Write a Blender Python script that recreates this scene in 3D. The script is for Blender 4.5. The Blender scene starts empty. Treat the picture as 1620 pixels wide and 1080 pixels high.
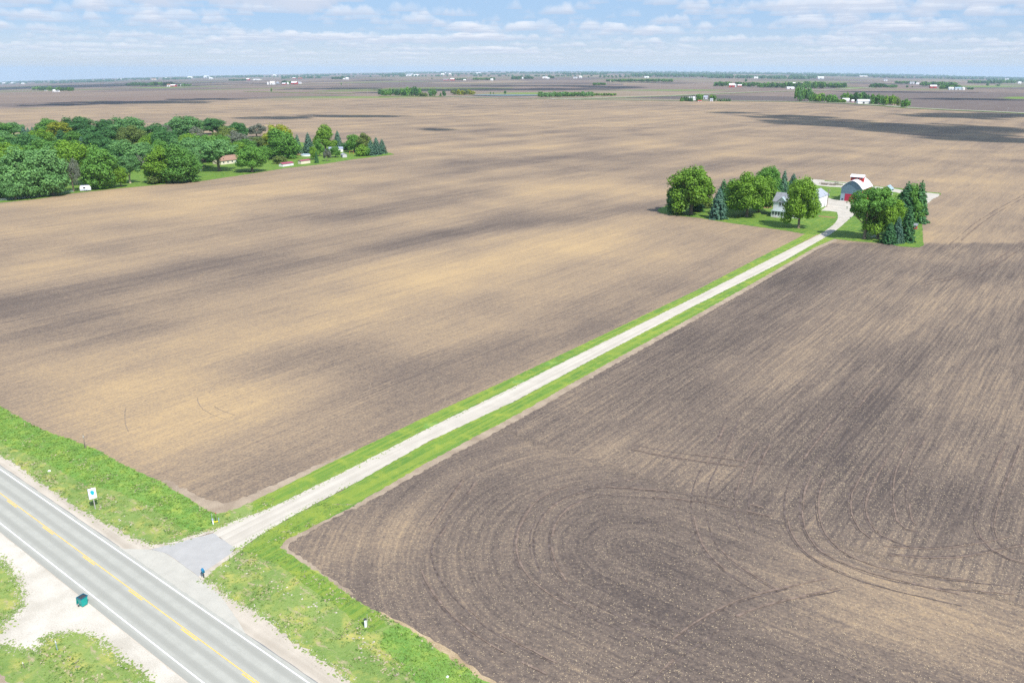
import bpy, math, random
import numpy as np
from mathutils import Vector
rnd = random.Random(7)
S = bpy.context.scene
COL = S.collection
# ------------------------------------------------------------------ camera
F, CX, CY, HC = 1250.0, 810.0, 540.0, 63.0
P = math.atan((540 - 110.5) / F)
SP, CP = math.sin(P), math.cos(P)
cam = bpy.data.cameras.new("camera")
cam.lens = 36 * F / 1620
cam.sensor_width = 36
cam.clip_start = 0.5
cam.clip_end = 90000
co = bpy.data.objects.new("camera", cam)
COL.objects.link(co)
co.location = (0, 0, HC)
co.rotation_euler = (math.pi / 2 - P, 0, 0)
S.camera = co
# ------------------------------------------------------------------ light
SUN_EL = math.radians(51)
SD = Vector((0.55, -0.835, 0)).normalized()          # ground direction towards the sun
SUNV = Vector((SD.x * math.cos(SUN_EL), SD.y * math.cos(SUN_EL), math.sin(SUN_EL)))
sl = bpy.data.lights.new("sun", 'SUN')
sl.energy = 4.3
sl.angle = math.radians(0.5)
sl.color = (1.0, 0.945, 0.87)
so = bpy.data.objects.new("sun", sl)
COL.objects.link(so)
so.rotation_euler = SUNV.to_track_quat('Z', 'Y').to_euler()
so.location = (100, -100, 200)
S.view_settings.view_transform = 'Standard'
S.view_settings.look = 'None'
S.view_settings.gamma = 1
S.view_settings.exposure = 0.47
S.cycles.max_bounces = 6
S.cycles.volume_bounces = 1
S.cycles.volume_max_steps = 64
S.cycles.use_denoising = False


class NT:
    """small helper for wiring nodes"""
    def __init__(s, tree):
        s.t = tree
        s.n = tree.nodes
        s.l = tree.links

    def new(s, typ, **kw):
        n = s.n.new(typ)
        for k, v in kw.items():
            setattr(n, k, v)
        return n

    def set(s, sock, v):
        if isinstance(v, bpy.types.NodeSocket):
            s.l.new(v, sock)
        elif isinstance(v, (tuple, list)) and len(v) == 3 and sock.type == 'RGBA':
            sock.default_value = (*v, 1)
        else:
            sock.default_value = v

    def m(s, op, a, b=0.0, c=0.0, clamp=False):
        n = s.new('ShaderNodeMath', operation=op)
        n.use_clamp = clamp
        s.set(n.inputs[0], a)
        s.set(n.inputs[1], b)
        s.set(n.inputs[2], c)
        return n.outputs[0]

    def ramp(s, x, a, b, lo=0.0, hi=1.0):
        n = s.new('ShaderNodeMapRange', interpolation_type='SMOOTHSTEP')
        s.set(n.inputs['Value'], x)
        n.inputs['From Min'].default_value = a
        n.inputs['From Max'].default_value = b
        n.inputs['To Min'].default_value = lo
        n.inputs['To Max'].default_value = hi
        return n.outputs['Result']

    def mix(s, f, a, b, blend='MIX'):
        n = s.new('ShaderNodeMix', data_type='RGBA', blend_type=blend)
        s.set(n.inputs['Factor'], f)
        s.set(n.inputs['A'] if False else n.inputs[6], a)
        s.set(n.inputs[7], b)
        return n.outputs[2]

    def noise(s, vec, scale=1.0, detail=3.0, rough=0.5, dist=0.0):
        n = s.new('ShaderNodeTexNoise')
        if vec is not None:
            s.l.new(vec, n.inputs['Vector'])
        n.inputs['Scale'].default_value = scale
        n.inputs['Detail'].default_value = detail
        n.inputs['Roughness'].default_value = rough
        n.inputs['Distortion'].default_value = dist
        return n.outputs['Fac']

    def comb(s, x, y, z=0.0):
        n = s.new('ShaderNodeCombineXYZ')
        s.set(n.inputs[0], x)
        s.set(n.inputs[1], y)
        s.set(n.inputs[2], z)
        return n.outputs[0]

    def attr(s, name):
        return s.new('ShaderNodeAttribute', attribute_name=name).outputs['Fac']


# world: physical sky with a broken layer of fair-weather cloud
W = bpy.data.worlds.new("World")
S.world = W
W.use_nodes = True
w = NT(W.node_tree)
w.n.clear()
sky = w.new('ShaderNodeTexSky', sky_type='NISHITA')
sky.sun_disc = False
sky.sun_elevation = SUN_EL
sky.sun_rotation = math.atan2(SD.x, SD.y)
sky.altitude = 300
sky.air_density = 1.0
sky.dust_density = 0.4
sky.ozone_density = 2.0
tc = w.new('ShaderNodeTexCoord')
sep = w.new('ShaderNodeSeparateXYZ')
w.l.new(tc.outputs['Generated'], sep.inputs[0])
z = w.m('MAXIMUM', sep.outputs[2], 0.0015)
qx = w.m('DIVIDE', sep.outputs[0], z)
qy = w.m('DIVIDE', sep.outputs[1], z)
col = w.mix(0.75, sky.outputs[0], w.mix(w.ramp(sep.outputs[2], 0.0, 0.06), (7.9, 9.2, 10.9), (4.9, 7.6, 11.6)))
N_L = 12
for k in range(N_L - 1, -1, -1):
    f = k / (N_L - 1)
    hk = 1.25 + 0.24 * f
    vec = w.comb(w.m('MULTIPLY', qx, hk), w.m('MULTIPLY', qy, hk), 3.1)
    big = w.noise(vec, 0.17, 2, 0.5)
    det = w.noise(vec, 1.05, 4, 0.56)
    den = w.m('ADD', w.m('MULTIPLY', det, 0.72), w.m('MULTIPLY', big, 0.52))
    thr = 0.656 + 0.09 * f ** 1.3
    cov = w.ramp(den, thr, thr + 0.035)
    fade = w.ramp(sep.outputs[2], 0.0, 0.03, 0.25, 1.0)
    c_lo, c_hi = (6.8, 7.8, 9.7), (12.5, 12.5, 12.8)
    cc = tuple(c_lo[i] + (c_hi[i] - c_lo[i]) * f ** 0.7 for i in range(3))
    col = w.mix(w.m('MULTIPLY', cov, w.m('MULTIPLY', fade, 0.36 if k else 0.55)), col, cc)
bg = w.new('ShaderNodeBackground')
w.l.new(col, bg.inputs[0])
bg.inputs[1].default_value = 0.062
wo = w.new('ShaderNodeOutputWorld')
w.l.new(bg.outputs[0], wo.inputs[0])


# ------------------------------------------------------------------ terrain
def sstep(a, b, x):
    t = np.clip((x - a) / (b - a), 0, 1)
    return t * t * (3 - 2 * t)


def terrain(x, y):
    """flat prairie; far off it falls away gently to the left and right"""
    yy = np.maximum(y, 1.0)
    r = np.sqrt(np.asarray(x) ** 2 + yy ** 2)
    t = np.clip(np.asarray(x) / (0.648 * CP * yy), -1.5, 1.5)
    return -(11 * t * t - 3 * t) / F * np.where(y > 0, yy, 0) * sstep(1300, 6000, r) * 1.02


def at(px, py, zz=0.0):
    """ground point seen at a place of the photograph"""
    a, b = (px - CX) / F, (CY - py) / F
    d = (a, CP + b * SP, -SP + b * CP)
    h = HC - zz
    for _ in range(40):
        if d[2] > -1e-4:
            d = (d[0], d[1], -1e-4)
        t = h / -d[2]
        t = min(t, 60000)
        hn = HC - zz - float(terrain(d[0] * t, d[1] * t))
        h = h * 0.3 + hn * 0.7
    t = h / -d[2]
    x, y = d[0] * t, d[1] * t
    return Vector((x, y, float(terrain(x, y))))


def hgt(p, ytop):
    """height of something standing at p whose top is seen at ytop"""
    k = (CY - ytop) / F
    wv = p.y * (SP - k * CP) / (CP + k * SP)
    return HC - wv - p.z


def mpp(p):
    return (p.y * CP + (HC - p.z) * SP) / F


R = Vector((math.cos(math.radians(-37.5)), math.sin(math.radians(-37.5)), 0))     # along the highway
D = Vector((-R.y, R.x, 0))                                                       # along the lane


# ------------------------------------------------------------------ materials
MATS = {}


def mat(name, color=(0.5, 0.5, 0.5), rough=0.8, var=0.0, scale=1.0, metal=0.0, spec=0.3, bump=0.0):
    if name in MATS:
        return MATS[name]
    m = bpy.data.materials.new(name)
    m.use_nodes = True
    n = NT(m.node_tree)
    b = n.n['Principled BSDF']
    b.inputs['Roughness'].default_value = rough
    b.inputs['Metallic'].default_value = metal
    b.inputs['Specular IOR Level'].default_value = spec
    c = n.new('ShaderNodeTexCoord')
    f = n.noise(c.outputs['Object'], scale, 4, 0.6)
    if var:
        lo = tuple(v * (1 - var) for v in color)
        hi = tuple(min(1, v * (1 + var)) for v in color)
        n.l.new(n.mix(n.ramp(f, 0.3, 0.7), lo, hi), b.inputs['Base Color'])
    else:
        b.inputs['Base Color'].default_value = (*color, 1)
    if bump:
        bn = n.new('ShaderNodeBump')
        bn.inputs['Strength'].default_value = bump
        n.l.new(f, bn.inputs['Height'])
        n.l.new(bn.outputs[0], b.inputs['Normal'])
    MATS[name] = m
    return m


def foliage(name, color, var=0.35, trans=0.25):
    m = bpy.data.materials.new(name)
    m.use_nodes = True
    n = NT(m.node_tree)
    b = n.n['Principled BSDF']
    oi = n.new('ShaderNodeObjectInfo')
    g = n.new('ShaderNodeNewGeometry')
    f = n.noise(g.outputs['Position'], 0.45, 3, 0.6)
    r = n.m('ADD', n.m('MULTIPLY', n.ramp(f, 0.3, 0.7), 0.65), n.m('MULTIPLY', oi.outputs['Random'], 0.35))
    lo = (color[0] * (1 - var), color[1] * (1 - var * 0.8), color[2] * (1 - var * .3))
    hi = (color[0] * (1 + var * 1.2), color[1] * (1 + var), color[2] * (1 + var))
    c = n.mix(r, lo, hi)
    n.l.new(c, b.inputs['Base Color'])
    b.inputs['Roughness'].default_value = 0.55
    b.inputs['Specular IOR Level'].default_value = 0.25
    t = n.new('ShaderNodeBsdfTranslucent')
    n.l.new(n.mix(0.5, c, (color[0] * 2.0, color[1] * 1.7, color[2])), t.inputs['Color'])
    mx = n.new('ShaderNodeMixShader')
    mx.inputs[0].default_value = trans
    n.l.new(b.outputs[0], mx.inputs[1])
    n.l.new(t.outputs[0], mx.inputs[2])
    n.l.new(mx.outputs[0], n.n['Material Output'].inputs[0])
    MATS[name] = m
    return m


LEAF = {
    'bright': foliage('leaf_bright', (0.17, 0.32, 0.028)),
    'mid': foliage('leaf_mid', (0.125, 0.285, 0.045)),
    'dark': foliage('leaf_dark', (0.07, 0.19, 0.05)),
    'yellow': foliage('leaf_yellow', (0.28, 0.32, 0.02)),
    'blue': foliage('leaf_pale', (0.14, 0.30, 0.09)),
    'olive': foliage('leaf_olive', (0.16, 0.225, 0.05)),
    'spruce': foliage('needle_blue', (0.105, 0.22, 0.135), 0.35, 0.1),
    'fir': foliage('needle_green', (0.07, 0.195, 0.062), 0.35, 0.1),
    'grey': foliage('leaf_grey', (0.20, 0.225, 0.16)),
}
BARK = mat('bark', (0.20, 0.16, 0.12), 0.9, 0.3, 3.0)
PALEBARK = mat('pale_bark', (0.48, 0.42, 0.34), 0.9, 0.2, 3.0)


def soil_material():
    m = bpy.data.materials.new('tilled_soil')
    m.use_nodes = True
    n = NT(m.node_tree)
    b = n.n['Principled BSDF']
    b.inputs['Roughness'].default_value = 0.95
    b.inputs['Specular IOR Level'].default_value = 0.1
    tone, ra, rc = n.attr('tone'), n.attr('ra'), n.attr('rc')
    green, straw, farf = n.attr('green'), n.attr('straw'), n.attr('farf')
    tcn = n.new('ShaderNodeTexCoord')
    pos = tcn.outputs['Object']

    def st(sa, sc, det, rough=0.55, off=0.0):
        return n.noise(n.comb(n.m('MULTIPLY', ra, sa), n.m('MULTIPLY', rc, sc), off), 1.0, det, rough)
    s1 = st(0.0035, 0.035, 3, 0.55, 1.0)      # broad drifts along the rows
    s2 = st(0.012, 0.30, 4, 0.65, 5.0)
    s3 = st(0.06, 1.7, 2, 0.6, 9.0)          # rows
    blot = n.noise(pos, 0.02, 4, 0.55)
    fine = n.noise(pos, 2.2, 2, 0.7)
    finer = n.noise(pos, 0.6, 3, 0.7)
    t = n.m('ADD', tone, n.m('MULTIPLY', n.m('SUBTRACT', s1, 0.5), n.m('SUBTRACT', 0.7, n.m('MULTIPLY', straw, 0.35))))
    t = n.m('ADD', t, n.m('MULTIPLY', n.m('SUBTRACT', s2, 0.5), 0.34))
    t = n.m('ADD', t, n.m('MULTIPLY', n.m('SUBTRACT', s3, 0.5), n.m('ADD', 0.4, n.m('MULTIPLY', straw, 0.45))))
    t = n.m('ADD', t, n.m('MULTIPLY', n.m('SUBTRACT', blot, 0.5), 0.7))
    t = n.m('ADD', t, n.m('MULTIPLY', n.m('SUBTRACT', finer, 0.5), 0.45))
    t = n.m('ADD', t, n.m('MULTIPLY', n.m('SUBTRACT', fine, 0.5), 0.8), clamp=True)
    cr = n.new('ShaderNodeValToRGB')
    e = cr.color_ramp.elements
    e[0].position, e[0].color = 0.0, (0.085, 0.069, 0.063, 1)
    e[1].position, e[1].color = 1.0, (0.45, 0.32, 0.175, 1)
    x = e.new(0.32)
    x.color = (0.165, 0.129, 0.105, 1)
    x = e.new(0.62)
    x.color = (0.288, 0.215, 0.149, 1)
    n.l.new(t, cr.inputs[0])
    c = cr.outputs[0]
    # bits of last year's stalks
    v = n.new('ShaderNodeTexVoronoi')
    v.inputs['Scale'].default_value = 4.6
    n.l.new(pos, v.inputs['Vector'])
    sp = n.ramp(v.outputs['Distance'], 0.38, 0.16)
    vs = n.new('ShaderNodeSeparateColor')
    n.l.new(v.outputs['Color'], vs.inputs[0])
    keep = n.ramp(n.m('ADD', vs.outputs[0], n.m('MULTIPLY', n.m('SUBTRACT', s2, 0.5), 1.2)), 0.62, 0.85)
    c = n.mix(n.m('MULTIPLY', n.m('MULTIPLY', sp, keep), n.m('ADD', 0.25, n.m('MULTIPLY', straw, 0.75))), c, (0.60, 0.48, 0.31))
    # far off: section after section of other fields
    cu = n.new('ShaderNodeTexVoronoi', feature='F1', distance='CHEBYCHEV')
    cu.inputs['Randomness'].default_value = 0.75
    cu.inputs['Scale'].default_value = 1.0
    n.l.new(n.comb(n.m('MULTIPLY', ra, 1 / 780), n.m('MULTIPLY', rc, 1 / 420)), cu.inputs['Vector'])
    sc = n.new('ShaderNodeSeparateColor')
    n.l.new(cu.outputs['Color'], sc.inputs[0])
    fr = n.new('ShaderNodeValToRGB')
    fr.color_ramp.interpolation = 'CONSTANT'
    fe = fr.color_ramp.elements
    fe[0].color = (0.21, 0.165, 0.14, 1)
    fe[1].position, fe[1].color = 0.88, (0.14, 0.19, 0.06, 1)
    for p_, c_ in ((0.2, (0.13, 0.11, 0.11)), (0.36, (0.24, 0.185, 0.15)), (0.5, (0.20, 0.15, 0.13)), (0.64, (0.08, 0.075, 0.085)), (0.74, (0.30, 0.235, 0.165)), (0.82, (0.21, 0.19, 0.12))):
        x = fe.new(p_)
        x.color = (*c_, 1)
    n.l.new(sc.outputs[0], fr.inputs[0])
    ff = n.mix(n.ramp(s1, 0.3, 0.7), n.mix(0.5, fr.outputs[0], (0.13, 0.10, 0.09)), fr.outputs[0])
    c = n.mix(n.m('MULTIPLY', farf, 0.85), c, ff)
    c = n.mix(n.ramp(n.m('ADD', green, n.m('MULTIPLY', n.m('SUBTRACT', s2, 0.5), 0.5)), 0.25, 0.9), c, (0.15, 0.235, 0.05))
    n.l.new(c, b.inputs['Base Color'])
    bp = n.new('ShaderNodeBump')
    bp.inputs['Strength'].default_value = 0.55
    bp.inputs['Distance'].default_value = 0.12
    n.l.new(n.m('ADD', fine, n.m('MULTIPLY', s3, 1.2)), bp.inputs['Height'])
    n.l.new(bp.outputs[0], b.inputs['Normal'])
    return m


def grass_material(name, base=(0.105, 0.235, 0.022), dry=0.0, stripes=0.0, dark=(0.05, 0.15, 0.02)):
    m = bpy.data.materials.new(name)
    m.use_nodes = True
    n = NT(m.node_tree)
    b = n.n['Principled BSDF']
    b.inputs['Roughness'].default_value = 0.8
    b.inputs['Specular IOR Level'].default_value = 0.15
    c0 = n.new('ShaderNodeTexCoord').outputs['Object']
    mp = n.new('ShaderNodeMapping')
    mp.inputs['Rotation'].default_value = (0, 0, math.radians(37.5))
    n.l.new(c0, mp.inputs[0])
    pos = mp.outputs[0]          # x runs along the highway, y along the lane
    sx = n.new('ShaderNodeSeparateXYZ')
    n.l.new(pos, sx.inputs[0])
    a = n.noise(pos, 0.12, 4, 0.6)
    f = n.noise(pos, 1.6, 3, 0.7)
    g = n.noise(pos, 5.0, 2, 0.7)
    v = n.m('ADD', n.m('MULTIPLY', a, 0.9), n.m('ADD', n.m('MULTIPLY', f, 0.5), n.m('MULTIPLY', g, 0.35)))
    yel = tuple(min(1, k) for k in (base[0] * 1.75, base[1] * 1.25, base[2] * 1.2))
    c = n.mix(n.ramp(v, 0.62, 1.12), dark, base)
    c = n.mix(n.ramp(n.noise(pos, 0.35, 3, 0.6), 0.45, 0.75), c, yel)
    if stripes:
        st = n.noise(n.comb(n.m('MULTIPLY', sx.outputs[0], 1.1), n.m('MULTIPLY', sx.outputs[1], 0.02)), 1.0, 2, 0.6)
        c = n.mix(n.m('MULTIPLY', n.ramp(st, 0.42, 0.6), stripes), c, yel)
    if dry:
        q = n.noise(n.comb(n.m('MULTIPLY', sx.outputs[0], 0.35), n.m('MULTIPLY', sx.outputs[1], 0.9), 4.0), 1.0, 5, 0.72)
        c = n.mix(n.m('MULTIPLY', n.ramp(q, 0.53, 0.68), dry), c, (0.40, 0.33, 0.21))
    n.l.new(c, b.inputs['Base Color'])
    bp = n.new('ShaderNodeBump')
    bp.inputs['Strength'].default_value = 0.6
    bp.inputs['Distance'].default_value = 0.15
    n.l.new(n.m('ADD', f, g), bp.inputs['Height'])
    n.l.new(bp.outputs[0], b.inputs['Normal'])
    return m


def gravel_material(name, c1, c2, along=0.0, scale=1.0):
    m = bpy.data.materials.new(name)
    m.use_nodes = True
    n = NT(m.node_tree)
    b = n.n['Principled BSDF']
    b.inputs['Roughness'].default_value = 0.95
    b.inputs['Specular IOR Level'].default_value = 0.1
    mp = n.new('ShaderNodeMapping')
    mp.inputs['Rotation'].default_value = (0, 0, math.radians(37.5))
    n.l.new(n.new('ShaderNodeTexCoord').outputs['Object'], mp.inputs[0])
    pos = mp.outputs[0]
    sx = n.new('ShaderNodeSeparateXYZ')
    n.l.new(pos, sx.inputs[0])
    v = n.m('ADD', n.m('MULTIPLY', n.noise(pos, 0.3 * scale, 4, 0.6), 0.55), n.m('MULTIPLY', n.noise(pos, 7.0, 2, 0.8), 0.45))
    if along == 1:      # wheel-worn along the lane
        st = n.noise(n.comb(n.m('MULTIPLY', sx.outputs[0], 1.0), n.m('MULTIPLY', sx.outputs[1], 0.03)), 1.0, 2, 0.5)
        v = n.m('ADD', n.m('MULTIPLY', v, 0.5), n.m('MULTIPLY', st, 0.5))
    if along == 2:      # along the highway
        st = n.noise(n.comb(n.m('MULTIPLY', sx.outputs[0], 0.03), n.m('MULTIPLY', sx.outputs[1], 0.9)), 1.0, 2, 0.5)
        v = n.m('ADD', n.m('MULTIPLY', v, 0.5), n.m('MULTIPLY', st, 0.5))
    n.l.new(n.mix(n.ramp(v, 0.36, 0.64), c1, c2), b.inputs['Base Color'])
    return m


def asphalt_material(name, base, lanes=False):
    m = bpy.data.materials.new(name)
    m.use_nodes = True
    n = NT(m.node_tree)
    b = n.n['Principled BSDF']
    b.inputs['Roughness'].default_value = 0.85
    b.inputs['Specular IOR Level'].default_value = 0.25
    pos = n.new('ShaderNodeTexCoord').outputs['Object']
    mp = n.new('ShaderNodeMapping')
    mp.inputs['Rotation'].default_value = (0, 0, math.radians(37.5))
    n.l.new(pos, mp.inputs[0])
    sx = n.new('ShaderNodeSeparateXYZ')
    n.l.new(mp.outputs[0], sx.inputs[0])
    v = n.m('ADD', n.m('MULTIPLY', n.noise(mp.outputs[0], 0.5, 4, 0.65), 0.6), n.m('MULTIPLY', n.noise(mp.outputs[0], 12.0, 2, 0.8), 0.4))
    c = n.mix(n.ramp(v, 0.3, 0.7), tuple(k * 0.9 for k in base), tuple(k * 1.08 for k in base))
    if lanes:
        la = n.attr('across')           # metres from the centre line
        wv = n.m('COSINE', n.m('MULTIPLY', n.m('SUBTRACT', n.m('ABSOLUTE', la), 0.95), 2 * math.pi / 1.75))
        c = n.mix(n.m('MULTIPLY', n.ramp(wv, -0.8, 1.0), 0.75), c, tuple(k * 0.76 for k in base))
        st = n.noise(n.comb(n.m('MULTIPLY', sx.outputs[0], 0.08), n.m('MULTIPLY', sx.outputs[1], 2.5)), 1.0, 3, 0.6)
        c = n.mix(n.m('MULTIPLY', n.ramp(st, 0.5, 0.7), 0.2), c, tuple(k * 0.8 for k in base))
    # fine cracks and tar snakes
    vo = n.new('ShaderNodeTexVoronoi', feature='DISTANCE_TO_EDGE')
    vo.inputs['Scale'].default_value = 0.16
    ws = n.new('ShaderNodeVectorMath', operation='ADD')
    nz = n.new('ShaderNodeTexNoise')
    nz.inputs['Scale'].default_value = 0.6
    n.l.new(mp.outputs[0], nz.inputs['Vector'])
    n.l.new(mp.outputs[0], ws.inputs[0])
    n.l.new(nz.outputs['Color'], ws.inputs[1])
    n.l.new(ws.outputs[0], vo.inputs['Vector'])
    c = n.mix(n.m('MULTIPLY', n.ramp(vo.outputs['Distance'], 0.006, 0.002), 0.12), c, tuple(k * 0.45 for k in base))
    n.l.new(c, b.inputs['Base Color'])
    return m


SOIL = soil_material()
G_VERGE = grass_material('verge_grass', (0.24, 0.32, 0.09), 1.0, 0, (0.15, 0.24, 0.06))
G_LUSH = grass_material('lush_grass', (0.18, 0.31, 0.065), 0.0, 0, (0.125, 0.26, 0.055))
G_MOWN = grass_material('mown_grass', (0.155, 0.265, 0.045), 0.0, 0.55, (0.10, 0.205, 0.04))
G_LAWN = grass_material('lawn_grass', (0.115, 0.22, 0.035), 0.0, 0.4, (0.075, 0.17, 0.03))
GRAVEL = gravel_material('lane_gravel', (0.44, 0.40, 0.34), (0.56, 0.515, 0.445), 1)
SHOULDER = gravel_material('shoulder_gravel', (0.40, 0.35, 0.285), (0.56, 0.50, 0.42), 2)
LOT = gravel_material('pull_off_gravel', (0.44, 0.40, 0.335), (0.63, 0.585, 0.51), 0, 0.6)
YARD = gravel_material('yard_gravel', (0.40, 0.37, 0.32), (0.54, 0.50, 0.44), 0)
ROAD = asphalt_material('highway_asphalt', (0.40, 0.395, 0.35), True)
APRON = asphalt_material('apron_asphalt', (0.40, 0.39, 0.375))
WEDGE = asphalt_material('wedge_asphalt', (0.46, 0.44, 0.385))
PAINT_W = mat('white_paint', (0.86, 0.85, 0.90), 0.7, 0.06, 2)
PAINT_Y = mat('yellow_paint', (0.80, 0.50, 0.13), 0.7, 0.12, 2)
BARE = gravel_material('bare_soil', (0.26, 0.20, 0.148), (0.41, 0.33, 0.245), 0)
STRAW = gravel_material('dry_straw', (0.30, 0.22, 0.13), (0.50, 0.39, 0.25), 0)
TRACK = mat('wheel_track_soil', (0.125, 0.098, 0.086), 0.95, 0.4, 1.2, spec=0.1)
TRACKB = mat('thrown_up_soil', (0.19, 0.142, 0.115), 0.95, 0.35, 1.2, spec=0.1)


# ------------------------------------------------------------------ object helpers
def tag(o, label=None, cat=None, group=None, kind=None):
    for k, v in (('label', label), ('category', cat), ('group', group), ('kind', kind)):
        if v:
            o[k] = v
    return o


def link_mesh(name, me, material=None, parent=None):
    o = bpy.data.objects.new(name, me)
    if material is not None:
        for mm in (material if isinstance(material, (list, tuple)) else [material]):
            me.materials.append(mm)
    COL.objects.link(o)
    if parent is not None:
        o.parent = parent
    return o


def empty(name, loc=(0, 0, 0), rz=0.0):
    o = bpy.data.objects.new(name, None)
    o.empty_display_size = 0.2
    COL.objects.link(o)
    o.location = loc
    o.rotation_euler = (0, 0, rz)
    return o


class MB:
    """collects simple solids into one mesh"""
    def __init__(s):
        s.v, s.f, s.mi, s.cur = [], [], [], 0

    def quad(s, *p):
        i = len(s.v)
        s.v += [tuple(q) for q in p]
        s.f.append(tuple(range(i, i + len(p))))
        s.mi.append(s.cur)
        return s

    def box(s, x0, x1, y0, y1, z0, z1, taper=1.0):
        cx, cy = (x0 + x1) / 2, (y0 + y1) / 2
        b = [(x0, y0), (x1, y0), (x1, y1), (x0, y1)]
        lo = [(cx + (x - cx) * taper, cy + (y - cy) * taper, z0) for x, y in b]
        hi = [(x, y, z1) for x, y in b]
        i = len(s.v)
        s.v += lo + hi
        for f in ((0, 3, 2, 1), (4, 5, 6, 7), (0, 1, 5, 4), (1, 2, 6, 5), (2, 3, 7, 6), (3, 0, 4, 7)):
            s.f.append(tuple(i + k for k in f))
            s.mi.append(s.cur)
        return s

    def tube(s, pts, rads, n=8, cap=True):
        pts = [Vector(p) for p in pts]
        if not hasattr(rads, '__len__'):
            rads = [rads] * len(pts)
        i0 = len(s.v)
        for k, p in enumerate(pts):
            a = pts[max(0, k - 1)]
            b = pts[min(len(pts) - 1, k + 1)]
            d = (b - a).normalized()
            u = d.orthogonal().normalized() if abs(d.z) < 0.9 else d.cross(Vector((0, 1, 0))).normalized()
            v = d.cross(u)
            for j in range(n):
                t = 2 * math.pi * j / n
                q = p + (u * math.cos(t) + v * math.sin(t)) * rads[k]
                s.v.append(tuple(q))
        for k in range(len(pts) - 1):
            for j in range(n):
                a = i0 + k * n + j
                b = i0 + k * n + (j + 1) % n
                s.f.append((a, b, b + n, a + n))
                s.mi.append(s.cur)
        if cap:
            s.f.append(tuple(i0 + j for j in reversed(range(n))))
            s.mi.append(s.cur)
            e = i0 + (len(pts) - 1) * n
            s.f.append(tuple(e + j for j in range(n)))
            s.mi.append(s.cur)
        return s

    def prism(s, prof, y0, y1):
        """profile in x,z drawn out along y"""
        n = len(prof)
        i = len(s.v)
        s.v += [(x, y0, zz) for x, zz in prof] + [(x, y1, zz) for x, zz in prof]
        s.f.append(tuple(i + k for k in range(n)))
        s.f.append(tuple(i + n + k for k in reversed(range(n))))
        s.mi += [s.cur, s.cur]
        for k in range(n):
            a, b = i + k, i + (k + 1) % n
            s.f.append((a, a + n, b + n, b))
            s.mi.append(s.cur)
        return s

    def mesh(s, name):
        me = bpy.data.meshes.new(name)
        me.from_pydata(s.v, [], s.f)
        me.polygons.foreach_set('material_index', s.mi)
        me.update()
        return me

    def build(s, name, material, parent=None):
        return link_mesh(name, s.mesh(name), material, parent)


def smooth(o):
    o.data.polygons.foreach_set('use_smooth', [True] * len(o.data.polygons))
    return o


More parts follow.
